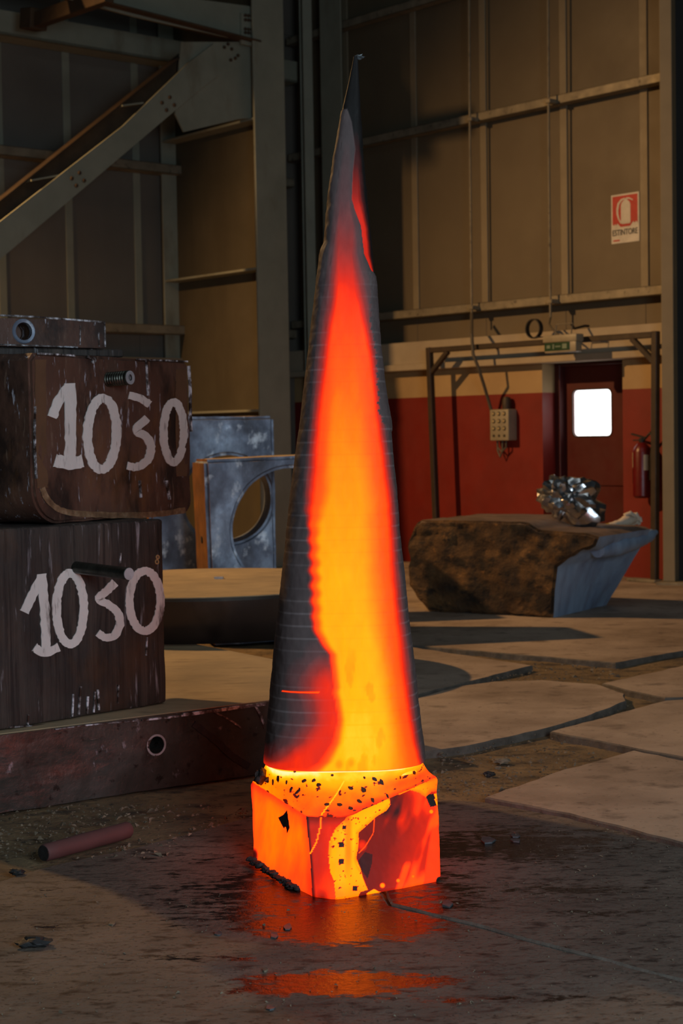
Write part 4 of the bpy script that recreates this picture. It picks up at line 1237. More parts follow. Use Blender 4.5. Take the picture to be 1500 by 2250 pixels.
yS = 0.145
def spx(a, c_, y=yS): return FR.px(a, c_, y)
gx0, gz1 = spx(1343, 430); gx1, _ = spx(1404, 420); _, gz0 = spx(1343, 537)
sw, sh = gx1 - gx0, gz1 - gz0
sg = thing('extinguisher_sign', FR.p((gx0 + gx1) / 2, yS, gz0), 'red and white ESTINTORE extinguisher sign high on the tan cladding', 'sign')
def sbox(u0, u1, v0, v1, t0, t1): return MB().box(FR, gx0 + sw * u0, gx0 + sw * u1, yS - t1, yS - t0, gz0 + sh * v0, gz0 + sh * v1)
sbox(0, 1, 0, 1, 0.001, 0.006).build('board', MAT['sign_white'], sg)
def spoly(uv, t, name, m):
    return MB().prism([FR.p(gx0 + sw * u, yS - t, gz0 + sh * v) for u, v in uv], FR.Y * 0.002).build(name, m, sg)
saw = [(0.05, 0.36)]
for k in range(5):
    saw += [(0.07 + 0.045 * k, 0.42 if k % 2 else 0.36)]
spoly([(0.05, 0.40), (0.10, 0.37), (0.13, 0.41), (0.18, 0.37), (0.22, 0.41), (0.30, 0.36), (0.34, 0.33), (0.68, 0.33), (0.74, 0.38), (0.80, 0.42), (0.84, 0.38), (0.90, 0.42), (0.95, 0.38), (0.95, 0.965), (0.05, 0.965)], 0.008, 'red_field', MAT['sign_red'])
spoly([(0.40, 0.385), (0.68, 0.385), (0.70, 0.41), (0.70, 0.77), (0.66, 0.83), (0.58, 0.87), (0.58, 0.90), (0.48, 0.90), (0.48, 0.87), (0.40, 0.83), (0.36, 0.77), (0.36, 0.41)], 0.010, 'pictogram_cylinder', MAT['sign_white'])
arc = [(0.50, 0.915), (0.36, 0.895), (0.24, 0.82), (0.195, 0.70), (0.20, 0.60), (0.25, 0.50), (0.34, 0.40), (0.39, 0.40), (0.30, 0.50), (0.265, 0.60), (0.265, 0.69), (0.30, 0.79), (0.39, 0.86), (0.50, 0.885)]
spoly(arc, 0.010, 'pictogram_hose', MAT['sign_white'])
spoly([(0.54, 0.915), (0.66, 0.91), (0.80, 0.855), (0.78, 0.84), (0.66, 0.88), (0.54, 0.885)], 0.010, 'pictogram_lever', MAT['sign_white'])
def text(s, fr, x, y, z, w, h, m, parent, name, depth=0.002):
    cu = bpy.data.curves.new('lettering', 'FONT')
    cu.body = s
    cu.extrude = depth
    to = bpy.data.objects.new('lettering', cu)
    COL.objects.link(to)
    dg = bpy.context.evaluated_depsgraph_get()
    me = bpy.data.meshes.new_from_object(to.evaluated_get(dg))
    bpy.data.objects.remove(to)
    co = np.empty(len(me.vertices) * 3); me.vertices.foreach_get('co', co); co = co.reshape(-1, 3)
    mn, mx_ = co.min(0), co.max(0)
    rl = root_loc(parent)
    for v in me.vertices:
        u = (v.co.x - mn[0]) / (mx_[0] - mn[0]) * w; q_ = (v.co.y - mn[1]) / (mx_[1] - mn[1]) * h
        v.co = fr.p(x + u, y - v.co.z, z + q_) - rl
    me.materials.clear(); me.materials.append(m)
    return link(bpy.data.objects.new(name, me), parent)
text('ESTINTORE', FR, gx0 + sw * 0.05, yS - 0.008, gz0 + sh * 0.16, sw * 0.9, sh * 0.12, MAT['sign_black'], sg, 'lettering')
sbox(0.07, 0.30, 0.045, 0.075, 0.006, 0.008).build('red_mark', MAT['sign_red'], sg)

# ================================================================== the glowing forging: block, neck and spire in one piece of steel
def hot_material():
    m = bpy.data.materials.new('glowing_hot_steel')
    m.use_nodes = True
    nt = m.node_tree
    N, L = nt.nodes, nt.links
    bs = N['Principled BSDF']
    at = N.new('ShaderNodeAttribute'); at.attribute_name = 'steel_glow'
    tc = N.new('ShaderNodeTexCoord')
    nz = N.new('ShaderNodeTexNoise')
    nz.inputs['Scale'].default_value = 34.0
    nz.inputs['Detail'].default_value = 6.0
    mp = N.new('ShaderNodeMapping'); mp.inputs['Scale'].default_value = (1, 1, 0.45)
    L.new(tc.outputs['Object'], mp.inputs['Vector']); L.new(mp.outputs['Vector'], nz.inputs['Vector'])
    v = N.new('ShaderNodeMath'); v.operation = 'MULTIPLY_ADD'
    L.new(nz.outputs['Fac'], v.inputs[0]); v.inputs[1].default_value = 0.05; v.inputs[2].default_value = -0.025
    a = N.new('ShaderNodeMath'); a.operation = 'ADD'
    L.new(at.outputs['Fac'], a.inputs[0]); L.new(v.outputs[0], a.inputs[1])
    rp = N.new('ShaderNodeValToRGB')
    K = 3.3
    stops = [(0.0, (0, 0, 0), 1), (0.10, (0, 0, 0), 1), (0.22, (56, 4, 3), 1.0), (0.35, (136, 18, 4), 1.0), (0.48, (216, 38, 12), 1.2), (0.58, (255, 70, 18), 1.6),
             (0.66, (255, 96, 12), 2.1), (0.74, (255, 128, 2), 2.5), (0.82, (255, 160, 0), 2.9), (0.90, (255, 190, 2), 3.1), (0.95, (255, 228, 50), 3.2), (1.0, (255, 250, 170), 3.3)]
    e = rp.color_ramp.elements
    e.remove(e[1])
    for i, (p, c, kr) in enumerate(stops):
        l = lin(c)
        el_ = e[0] if i == 0 else e.new(p)
        el_.color = (l[0] * kr / K, l[1] / K, l[2] / K, 1)
    L.new(a.outputs[0], rp.inputs['Fac'])
    L.new(rp.outputs['Color'], bs.inputs['Emission Color'])
    bs.inputs['Emission Strength'].default_value = K
    # mill scale: dark grey, with paler turned rings
    ln = N.new('ShaderNodeAttribute'); ln.attribute_name = 'ring'
    rb = N.new('ShaderNodeValToRGB')
    rb.color_ramp.elements[0].color = lin((80, 68, 68)); rb.color_ramp.elements[1].color = lin((108, 94, 92))
    L.new(nz.outputs['Fac'], rb.inputs['Fac'])
    mx = N.new('ShaderNodeMix'); mx.data_type = 'RGBA'
    L.new(ln.outputs['Fac'], mx.inputs['Factor']); L.new(rb.outputs['Color'], mx.inputs['A']); mx.inputs['B'].default_value = lin((150, 136, 136))
    bare = N.new('ShaderNodeMapRange')      # where the steel is bare and hot the grey scale is gone
    bare.inputs['From Min'].default_value = 0.25; bare.inputs['From Max'].default_value = 0.5
    L.new(a.outputs[0], bare.inputs['Value'])
    mb_ = N.new('ShaderNodeMix'); mb_.data_type = 'RGBA'
    L.new(bare.outputs['Result'], mb_.inputs['Factor']); L.new(mx.outputs['Result'], mb_.inputs['A']); mb_.inputs['B'].default_value = (0.012, 0.004, 0.002, 1)
    ba = N.new('ShaderNodeAttribute'); ba.attribute_name = 'bare_steel'
    mk = N.new('ShaderNodeMix'); mk.data_type = 'RGBA'
    L.new(ba.outputs['Fac'], mk.inputs['Factor']); L.new(mb_.outputs['Result'], mk.inputs['A']); mk.inputs['B'].default_value = lin((26, 25, 24))
    L.new(mk.outputs['Result'], bs.inputs['Base Color'])
    bs.inputs['Specular IOR Level'].default_value = 0.15
    bs.inputs['Roughness'].default_value = 0.6
    bp = N.new('ShaderNodeBump'); bp.inputs['Strength'].default_value = 0.25; bp.inputs['Distance'].default_value = 0.006
    L.new(nz.outputs['Fac'], bp.inputs['Height']); L.new(bp.outputs['Normal'], bs.inputs['Normal'])
    return m
MAT['hot'] = hot_material()
MAT['flake'] = mat('dark_scale_flake', [(0.3, (50, 30, 26)), (0.7, (74, 46, 38))], 20.0, rough=(0.6, 0.8), bump=0.2)

def sstep(a, b, x):
    t = np.clip((x - a) / (b - a + 1e-9), 0, 1)
    return t * t * (3 - 2 * t)
def vnoise(P, s, oct_=4, seed=0.0):
    return np.array([noise.fractal(Vector((p[0] * s + seed, p[1] * s, p[2] * s)), 1.0, 2.0, oct_) for p in P])
def poly_sd(px, py, poly):
    """signed distance in pixels, positive inside"""
    poly = np.array(poly, float)
    inside = np.zeros(px.shape, bool)
    dmin = np.full(px.shape, 1e9)
    n = len(poly)
    for i in range(n):
        x1, y1 = poly[i]; x2, y2 = poly[(i + 1) % n]
        cond = (y1 > py) != (y2 > py)
        xi = (x2 - x1) * (py - y1) / (y2 - y1 + 1e-12) + x1
        inside ^= cond & (px < xi)
        dx, dy = x2 - x1, y2 - y1
        t = np.clip(((px - x1) * dx + (py - y1) * dy) / (dx * dx + dy * dy + 1e-12), 0, 1)
        dmin = np.minimum(dmin, np.hypot(px - x1 - t * dx, py - y1 - t * dy))
    return np.where(inside, dmin, -dmin)
def line_d(px, py, pts):
    dmin = np.full(px.shape, 1e9)
    for (x1, y1), (x2, y2) in zip(pts[:-1], pts[1:]):
        dx, dy = x2 - x1, y2 - y1
        t = np.clip(((px - x1) * dx + (py - y1) * dy) / (dx * dx + dy * dy + 1e-12), 0, 1)
        dmin = np.minimum(dmin, np.hypot(px - x1 - t * dx, py - y1 - t * dy))
    return dmin

def mesh_np(name, V, F, parent, m, heat, ring=None, bare=None, smooth=True):
    rl = np.array(root_loc(parent))
    me = bpy.data.meshes.new(name)
    me.vertices.add(len(V)); me.vertices.foreach_set('co', (V - rl).astype(np.float32).ravel())
    F = np.asarray(F)
    me.loops.add(F.size); me.loops.foreach_set('vertex_index', F.ravel().astype(np.int32))
    me.polygons.add(len(F)); me.polygons.foreach_set('loop_start', np.arange(0, F.size, F.shape[1], dtype=np.int32))
    me.update(calc_edges=True)
    me.polygons.foreach_set('use_smooth', [smooth] * len(F))
    at = me.attributes.new('steel_glow', 'FLOAT', 'POINT'); at.data.foreach_set('value', heat.astype(np.float32))
    r = me.attributes.new('ring', 'FLOAT', 'POINT'); r.data.foreach_set('value', (ring if ring is not None else np.zeros(len(V))).astype(np.float32))
    q_ = me.attributes.new('bare_steel', 'FLOAT', 'POINT'); q_.data.foreach_set('value', (bare if bare is not None else np.full(len(V), 0.75)).astype(np.float32))
    me.materials.append(m)
    me.validate()
    return link(bpy.data.objects.new(name, me), parent)
def grid_faces(nr, nc, closed=True):
    out = []
    i = np.arange(nr - 1)[:, None] * nc
    j = np.arange(nc if closed else nc - 1)[None, :]
    a = i + j; b_ = i + (j + 1) % nc
    return np.stack([a, b_, b_ + nc, a + nc], -1).reshape(-1, 4)

F1, F2, RB = at_z(686, 1974, ZG), at_z(738, 1981, ZG), at_z(973, 1938, ZG)
d1 = Vector((RB.x - F2.x, RB.y - F2.y, 0)).normalized()
d2 = Vector((-d1.y, d1.x, 0))
LBp = F1 + d2 * 0.425
Lk = at_z(551, 1905, ZG)
LBp = Vector((Lk.x, Lk.y, ZG))
BK = Vector((RB.x + LBp.x - (F1.x + F2.x) / 2, RB.y + LBp.y - (F1.y + F2.y) / 2, ZG))
CQ = at_depth(757, 1690, 5.50)
CEN = Vector((CQ.x, CQ.y, 0))
BK = BK + Vector((0.02, 0.16, 0))
tF1, tF2, tRB, tLB = at_depth(671, 1796, 5.07), at_depth(760, 1798, 5.07), at_depth(966, 1706, 5.42), at_depth(547, 1717, 5.50)
tBK = Vector((BK.x, BK.y + 0.02, 0.275))
spire = thing('hot_steel_forging', (CEN.x, CEN.y, ZG), 'tall glowing orange steel spire on a square block, standing on the wet floor', 'forging')

# outline of the block, rounded a little at each corner
def corners(lst):
    out = []
    for i, (p, r) in enumerate(lst):
        a, b_ = lst[i - 1][0], lst[(i + 1) % len(lst)][0]
        u = (a - p).normalized(); w = (b_ - p).normalized()
        for k in range(5):
            t = k / 4
            out.append((p + u * r) * (1 - t) ** 2 + p * 2 * t * (1 - t) + (p + w * r) * t * t)
    return np.array([tuple(q) for q in out + [out[0]]])
o2 = corners([(F1, 0.012), (F2, 0.03), (RB, 0.03), (BK, 0.06), (LBp, 0.02)])
o3 = corners([(tF1, 0.012), (tF2, 0.03), (tRB, 0.02), (tBK, 0.06), (tLB, 0.02)])
sl = np.r_[0, np.cumsum(np.hypot(*np.diff(o2[:, :2], axis=0).T))]
NP = 840
s_ = np.linspace(0, sl[-1], NP, endpoint=False)
bx_, by_ = (np.interp(s_, sl, o2[:, k]) for k in (0, 1))
ox, oy, ozz = (np.interp(s_, sl, o3[:, k]) for k in (0, 1, 2))
def c4(x, y): return (x / 3.125 + 520, y / 3.125 + 1640)

# ---- side walls
NR = 180
tt = np.linspace(0, 1, NR)
Vx = bx_[None] + (ox - bx_)[None] * tt[:, None]; Vy = by_[None] + (oy - by_)[None] * tt[:, None]
Vz = ZG + (ozz[None] - ZG) * tt[:, None]
cx0, cy0 = CEN.x, CEN.y
bul = 1 - 0.03 * np.clip(1 - tt / 0.06, 0, 1)[:, None] ** 2 - 0.02 * np.clip((tt - 0.95) / 0.05, 0, 1)[:, None] ** 2
Vx = cx0 + (Vx - cx0) * bul; Vy = cy0 + (Vy - cy0) * bul
V = np.stack([Vx, Vy, Vz], -1).reshape(-1, 3)
n1 = vnoise(V, 5.0); n2 = vnoise(V * np.array([1, 1, 0.5]), 14.0, 4, 5.0)
rad = V[:, :2] - np.array([cx0, cy0])
nr_ = rad / np.linalg.norm(rad, axis=1, keepdims=True)
V[:, :2] += nr_ * (0.006 * n1 + 0.002 * n2)[:, None]
PX, PY = project(V)
front = (np.arange(NP)[None] + np.zeros((NR, 1))).ravel()
vis = (nr_ @ np.array([0, -1])) > -0.25
def P4(l): return [c4(*p) for p in l]
BAND = P4([(745, 500), (760, 470), (900, 400), (1060, 320), (1080, 296), (1230, 258), (1300, 230), (1395, 200), (1400, 300), (1335, 315), (1295, 350), (1250, 318), (1190, 300), (1120, 332), (1075, 330), (1050, 352), (1055, 400), (1030, 440),
           (960, 482), (880, 555), (838, 592), (835, 680), (822, 770), (850, 840), (865, 900), (900, 985), (850, 1000), (808, 1075), (682, 1090), (668, 930), (640, 860), (628, 740), (640, 640), (680, 560)])
CHAM = P4([(474, 470), (750, 470), (745, 500), (680, 560), (640, 640), (628, 740), (640, 860), (668, 930), (682, 1100), (520, 1100), (505, 760)])
LEFT = P4([(60, 220), (474, 460), (505, 760), (522, 1100), (60, 1100)])
heat = np.full(len(V), 0.55) + 0.18 * n1
dl, dc, db = poly_sd(PX, PY, LEFT), poly_sd(PX, PY, CHAM), poly_sd(PX, PY, BAND)
inl = vis & (dl > 0); inc = vis & (dc > 0) & ~inl; inb = vis & (db > 0) & ~inl & ~inc
inr = vis & ~inl & ~inc & ~inb & (PX > 770)
cxp, cyp = (PX - 520) * 3.125, (PY - 1640) * 3.125
# left face
h = 0.70 + 0.06 * n1 + 0.03 * n2
h -= 0.17 * sstep(45, 0, cxp - 85) + 0.10 * sstep(60, 0, dl * 3.125) + 0.06 * sstep(150, 0, cyp - 230 - (cxp - 85) * 0.6)
h -= 0.10 * sstep(700, 1000, cyp + 0.0 * cxp) 
h -= 0.40 * sstep(34, 10, np.hypot(cxp - 118, (cyp - 750) * 0.55))
fl_ = poly_sd(PX, PY, P4([(285, 490), (320, 470), (345, 438), (362, 560), (345, 595), (310, 540)]))
h = np.where((fl_ > 0) & (n2 + 0.35 > 0), 0.05, h)
heat = np.where(inl, h, heat)
# chamfer
h = 0.44 + 0.04 * n1 + 0.06 * sstep(800, 1000, cyp) + 0.06 * sstep(100, 0, 640 - cxp) - 0.09 * sstep(560, 490, cyp) - 0.22 * sstep(26, 4, cxp - (474 + (cyp - 470) * 0.085))
h -= 0.16 * sstep(60, 0, np.abs(cxp - 590)) * sstep(960, 1050, cyp)
heat = np.where(inc, h, heat)
# yellow band
h = 0.885 + 0.02 * n1 - 0.10 * sstep(10, 0, db) * (n2 > -0.3) - 0.10 * sstep(900, 1050, cyp) - 0.14 * sstep(1100, 1400, cxp) + 0.03 * n2
h = h - 0.12 * sstep(36, 6, np.abs(cxp - 765)) * sstep(980, 700, cyp)
h = np.where((vnoise(V, 110.0, 2, 9.0) > 0.60), 0.35, h)
for (x, y, r) in ((718, 675, 17), (718, 790, 17), (738, 556, 12), (812, 975, 16)):
    h = np.where(np.maximum(np.abs(cxp - x), np.abs(cyp - y)) < r, 0.16, h)
heat = np.where(inb, h, heat)
# right face: dark red scale with hotter tongues
Q = np.stack([cxp * 0.0062 + cyp * 0.0018, cyp * 0.0020, np.zeros_like(cxp)], -1)
w1 = vnoise(Q, 1.0, 3, 3.3)
h = 0.33 + 0.19 * sstep(-0.1, 0.45, w1) * sstep(900, 1150, cxp)
h += 0.12 * sstep(1000, 1330, cxp + (cyp - 600) * 0.35)
h = np.maximum(h, 0.56 * sstep(1270, 1345, cxp + (cyp - 600) * 0.16) + 0.0)
h = np.maximum(h, 0.56 * sstep(860, 1010, cyp + (cxp - 1000) * 0.35) * sstep(1000, 1180, cxp))
h = np.maximum(h, 0.62 * sstep(70, 10, np.abs(cxp - (1240 - (cyp - 600) * 0.33))) * sstep(700, 830, cyp))
h = np.maximum(h, 0.50 * sstep(90, 10, np.hypot(cxp - 860, (cyp - 680) * 0.9)))
h = np.where(poly_sd(PX, PY, P4([(830, 790), (880, 725), (932, 742), (928, 800), (898, 910), (855, 850)])) > 0, 0.22, h)
h -= 0.14 * sstep(140, 60, np.hypot((cxp - 1080) * 0.7, cyp - 380))
for (x, y, r, T) in ((1000, 955, 30, 0.80), (1108, 922, 24, 0.76), (1210, 893, 20, 0.72), (1335, 448, 26, 0.8)):
    h = np.maximum(h, T * sstep(r, r * 0.35, np.hypot(cxp - x, cyp - y)))
cr_ = poly_sd(PX, PY, P4([(1285, 315), (1330, 330), (1390, 320), (1392, 400), (1330, 415)]))
h = np.where((cr_ > 0) & (n2 > -0.12), 0.08, np.where(cr_ > 0, 0.85, h))
bf = poly_sd(PX, PY, P4([(890, 1010), (940, 978), (1010, 1012), (900, 1050)]))
h = np.where(bf > 0, 0.86, h)
h -= 0.18 * sstep(22, 0, 1412 - cxp)
h = np.where(sstep(40, 10, np.hypot(cxp - 1395, cyp - 920)) > 0.5, 0.08, h)
heat = np.where(inr, h, heat)
crk = line_d(cxp, cyp, [(690, 320), (640, 390), (582, 470), (572, 560), (548, 655), (505, 735)])
heat = np.where(vis & (crk < 5.5), 0.84, heat)
crk2 = line_d(cxp, cyp, [(945, 500), (935, 600), (880, 690), (840, 730)])
heat = np.where(inr & (crk2 < 4), 0.62, heat)
mesh_np('base_block', V, grid_faces(NR, NP), spire, MAT['hot'], heat)

# ---- shoulder: from the block's upper rim to the neck
NRs = 130
RN, ZN, NEXP = 0.256, 0.338, 3.5
def rsq(a): return 1.0 / (np.abs(np.cos(a)) ** NEXP + np.abs(np.sin(a)) ** NEXP) ** (1 / NEXP)
thp = np.arctan2(oy - cy0, ox - cx0)
rim = np.hypot(ox - cx0, oy - cy0) * 0.98
ti = np.linspace(0, 1, NRs)[:, None]
rr = rim[None] * (1 - ti) + (RN * rsq(thp))[None] * ti
zz = ozz[None] * (1 - ti) + ZN * ti - 0.012 * np.sin(np.pi * ti)
Vs = np.stack([cx0 + rr * np.cos(thp)[None], cy0 + rr * np.sin(thp)[None], zz], -1).reshape(-1, 3)
n1 = vnoise(Vs, 6.0); n2 = vnoise(Vs * np.array([1.0, 0.45, 1.0]), 26.0, 4, 4.0)
Vs[:, 2] += 0.003 * n2 * np.repeat((1 - ti) * 1.0, NP, 1).ravel()
PX, PY = project(Vs)
cxp, cyp = (PX - 520) * 3.125, (PY - 1640) * 3.125
tf = np.repeat(ti, NP, 1).ravel()
n3 = vnoise(Vs * np.array([1.0, 1.0, 3.0]), 2.6, 3, 8.0); n4 = vnoise(Vs * np.array([0.8, 0.25, 1.2]), 60.0, 3, 2.0)
heat = 0.70 + 0.24 * sstep(0.55, 1.0, tf) + 0.10 * n3 + 0.05 * n1 + 0.03 * n2
heat += 0.10 * sstep(260, 40, np.hypot((cxp - 760) * 0.6, (cyp - 300) * 1.8))
heat -= 0.09 * sstep(0.35, 0.05, tf) * sstep(420, 700, cxp)
heat -= 0.10 * sstep(0.06, 0.0, tf)
pit = (n4 > 0.52 - 0.22 * sstep(0.12, 0.0, tf)) & (tf < 0.85)
heat = np.where(pit, 0.26, heat)
heat = np.where(line_d(cxp, cyp, [(735, 240), (690, 320), (640, 390), (580, 470)]) < 4.5, 0.93, heat)
mesh_np('shoulder', Vs, grid_faces(NRs, NP), spire, MAT['hot'], heat)
def shoulder_z(x, y):
    a = np.arctan2(y - cy0, x - cx0)
    od = np.argsort(thp)
    r0 = np.interp(a, thp[od], rim[od], period=2 * np.pi); z0 = np.interp(a, thp[od], ozz[od], period=2 * np.pi)
    t = np.clip((r0 - np.hypot(x - cx0, y - cy0)) / (r0 - RN * rsq(a)), 0, 1)
    return z0 * (1 - t) + ZN * t - 0.012 * np.sin(np.pi * t)

# ---- spire
LEFTE = [(112, 779), (125, 776), (140, 774), (190, 763), (235, 752), (330, 735), (420, 722), (530, 712), (548, 704), (600, 697), (680, 688), (790, 675), (920, 660), (1000, 648), (1090, 637), (1200, 625), (1320, 612), (1400, 603), (1500, 594), (1590, 585), (1670, 578), (1692, 576)]
RIGHTE = [(112, 784), (125, 786), (150, 787), (200, 790), (330, 798), (450, 809), (580, 821), (650, 827), (740, 833), (850, 845), (925, 857), (1010, 864), (1080, 872), (1180, 879), (1260, 889), (1370, 900), (1440, 909), (1540, 920), (1600, 927), (1660, 935), (1692, 938)]
NRW, NCW = 460, 288
yr = np.r_[np.linspace(1679, 135, NRW - 1), 124]
xl_p = np.interp(yr, *zip(*LEFTE)); xr_p = np.interp(yr, *zip(*RIGHTE))
YC = CEN.y
cp_, wp_, zp_ = np.empty(NRW), np.empty(NRW), np.empty(NRW)
for i in range(NRW):
    hw_ = (xr_p[i] - xl_p[i]) / 2 / FPX * YC * 0.97
    a, b_ = at_depth(xl_p[i], yr[i], YC - 0.6 * hw_), at_depth(xr_p[i], yr[i], YC - 0.6 * hw_)
    cp_[i] = (a.x + b_.x) / 2; wp_[i] = (b_.x - a.x) / 2; zp_[i] = (a.z + b_.z) / 2
# the silhouette of a round body is its tangent line: a touch smaller than the section at its centre
tf_ = np.linspace(0, 2 * np.pi, 20001)
fx_ = np.sign(np.sin(tf_)) * np.abs(np.sin(tf_)) ** (2 / NEXP); fy_ = np.sign(np.cos(tf_)) * np.abs(np.cos(tf_)) ** (2 / NEXP)
al_ = np.r_[0, np.cumsum(np.hypot(np.diff(fx_), np.diff(fy_)))]
th = np.interp(np.linspace(0, al_[-1], NCW, endpoint=False), al_, tf_)
ex = 2 / NEXP
sx_ = np.sign(np.sin(th)) * np.abs(np.sin(th)) ** ex; sy_ = -np.sign(np.cos(th)) * np.abs(np.cos(th)) ** ex
X = cp_[:, None] + wp_[:, None] * sx_[None]
Yy = YC + (wp_[:, None] * 0.985) * sy_[None]
Z = np.repeat(zp_[:, None], NCW, 1)
V = np.stack([X, Yy, Z], -1).reshape(-1, 3)
U = np.repeat(sx_[None], NRW, 0).ravel()
Yp = np.repeat(yr[:, None], NCW, 1).ravel()
xpx = (np.interp(Yp, *zip(*LEFTE)) + np.interp(Yp, *zip(*RIGHTE))) / 2 + U * (np.interp(Yp, *zip(*RIGHTE)) - np.interp(Yp, *zip(*LEFTE))) / 2
# hot core: rows of (row, fades in from, full at, core heat, full until, fades out at)
ROWS = np.array([
    (100, 760, 775, 0.0, 778, 790), (240, 745, 770, 0.04, 775, 795), (330, 738, 756, 0.12, 765, 795), (420, 728, 750, 0.19, 762, 795), (500, 722, 744, 0.28, 775, 800), (560, 716, 742, 0.37, 772, 803), (620, 708, 744, 0.475, 775, 818), (660, 702, 742, 0.53, 782, 822), (700, 696, 736, 0.575, 790, 824),
    (780, 688, 724, 0.625, 806, 834), (850, 682, 716, 0.675, 815, 840), (920, 676, 708, 0.725, 822, 850), (1000, 668, 702, 0.77, 832, 862), (1080, 662, 696, 0.80, 842, 872),
    (1120, 662, 690, 0.815, 846, 876), (1150, 670, 686, 0.825, 848, 878), (1250, 674, 690, 0.85, 852, 884), (1370, 679, 693, 0.868, 864, 896), (1400, 694, 706, 0.872, 868, 902),
    (1430, 716, 728, 0.878, 871, 906), (1500, 722, 735, 0.885, 880, 912), (1512, 718, 733, 0.887, 881, 913), (1530, 728, 738, 0.89, 884, 915), (1570, 732, 744, 0.90, 890, 920), (1620, 700, 735, 0.905, 900, 926),
    (1660, 650, 712, 0.90, 910, 930), (1678, 600, 690, 0.89, 915, 934), (1692, 580, 640, 0.90, 918, 936)], float)
g = lambda k: np.interp(Yp, ROWS[:, 0], ROWS[:, k])
a0, a1, Tc, b0, b1 = g(1), g(2), g(3), g(4), g(5)
wob = 3.0 * np.sin(Yp * 0.19) * np.exp(-((Yp - 1260) / 130) ** 2)
a0 = a0 + wob; a1 = a1 + wob
li = np.clip((xpx - a0) / (a1 - a0), 0, 1); ri = np.clip((b1 - xpx) / (b1 - b0), 0, 1)
# from cold scale through red and orange to the core on each side
mid = np.clip((xpx - a1) / np.maximum(1, (b0 - a1)), 0, 1)
edgeT = np.minimum(0.60, Tc)
coreshape = sstep(0, np.interp(Yp, [1080, 1180], [0.26, 0.12]), mid) * (1 - 0.95 * sstep(0.60, 1.04, mid))
inner = edgeT + (Tc - edgeT) * coreshape
T = inner * np.minimum(li ** 0.8, ri ** 0.8)
# red afterglow in the dark lower left
glow_l = 0.38 * sstep(150, 0, a0 - xpx) * sstep(1380, 1500, Yp) + 0.10 * sstep(60, 0, a0 - xpx) * sstep(620, 700, Yp)
T = np.maximum(T, glow_l * (xpx < a1))
T = np.maximum(T, 0.58 * sstep(70, 0, np.abs(Yp - 1692) + np.maximum(0, 0) ) * sstep(575, 640, xpx) * sstep(938, 905, xpx) * (Yp > 1640))
# darker vertical streak left of the core
T -= 0.05 * sstep(18, 0, np.abs(xpx - np.interp(Yp, [620, 850], [730, 705]))) * sstep(600, 660, Yp) * sstep(880, 800, Yp)
# scale skin: tongue edge over the upper part, jagged strip down the right, chips on the left edge
SK = [(100, 700), (236, 740), (243, 762), (270, 771), (330, 779), (380, 774), (440, 772), (462, 778), (500, 792), (560, 799), (592, 812), (606, 822), (1700, 1000)]
tong = np.interp(Yp, *zip(*SK))
exposed = (xpx > tong) & (Yp < 606)
Tx = 0.37 * sstep(250, 500, Yp) * sstep(0, 8, xpx - tong + 6) * sstep(0.97, 0.35, (xpx - tong) / np.maximum(4, (np.interp(Yp, *zip(*RIGHTE)) - tong)))
Tx += 0.07 * sstep(140, 300, Yp) * (U > -0.2)
T = np.where(exposed, Tx, T)
RS = [(600, 812), (640, 816), (665, 812), (690, 816), (710, 812), (735, 818), (760, 822), (785, 826), (830, 827), (880, 830), (905, 832), (920, 836), (945, 850), (960, 870)]
rs = np.interp(Yp, *zip(*RS)) + 2.5 * np.sin(Yp * 0.31) + 1.5 * np.sin(Yp * 0.77)
flake_r = (xpx > rs) & (Yp > 598) & (Yp < 950)
T = np.where(flake_r, 0.05, T)
chip = (np.hypot((xpx - 668) / 7, (Yp - 938) / 16) < 1) | (np.hypot((xpx - 707) / 5, (Yp - 628) / 8) < 1)
T = np.where(chip, 0.03, T)
T = np.where((np.abs(Yp - 1510) < 1.6) & (xpx > 622) & (xpx < 702), 0.66, T)
n1 = vnoise(V * np.array([1, 1, 0.6]), 9.0, 4); n2 = vnoise(V * np.array([1, 1, 0.35]), 26.0, 3, 7.0)
T = T + 0.02 * n1 * (T > 0.2)
T = np.where(T > 0.86, T - 0.05 * sstep(0.25, 0.5, n2) * sstep(1380, 1480, Yp), T)
for (x, y, r) in ((745, 1665, 12), (770, 1662, 11)):
    T -= 0.09 * sstep(1.0, 0.2, np.hypot((xpx - x) / r, (Yp - y) / (r * 1.3)))
# turned rings
per = 26.5
ph = np.abs(((Yp - 640) / per) % 1.0 - 0.5) * per
ring = sstep(1.8, 0.3, ph) * sstep(560, 760, Yp) * 0.5
T -= 0.02 * ring * (T > 0.5)
# relief: skin thickness, chips, grooves, uneven edge
off = 0.0025 * (~exposed).astype(float) + 0.003 * flake_r + 0.0012 * n1 * 1.0 - 0.0006 * ring
edge = np.abs(U) > 0.55
off += edge * 0.0018 * vnoise(V, 30.0, 3, 2.0) * sstep(130, 300, Yp)
ang = np.repeat(th[None], NRW, 0).ravel()
V[:, 0] += np.sin(ang) * off; V[:, 1] -= np.cos(ang) * off
# flare the lower lip downwards in front
V[:, 2] += np.where(Yp > 1680, -0.004 - 0.004 * n2, 0)
F = grid_faces(NRW, NCW)
mesh_np('spire', V, F, spire, MAT['hot'], T, ring, sstep(0, 3, (xpx - tong) * (Yp < 606)) * 0.95)
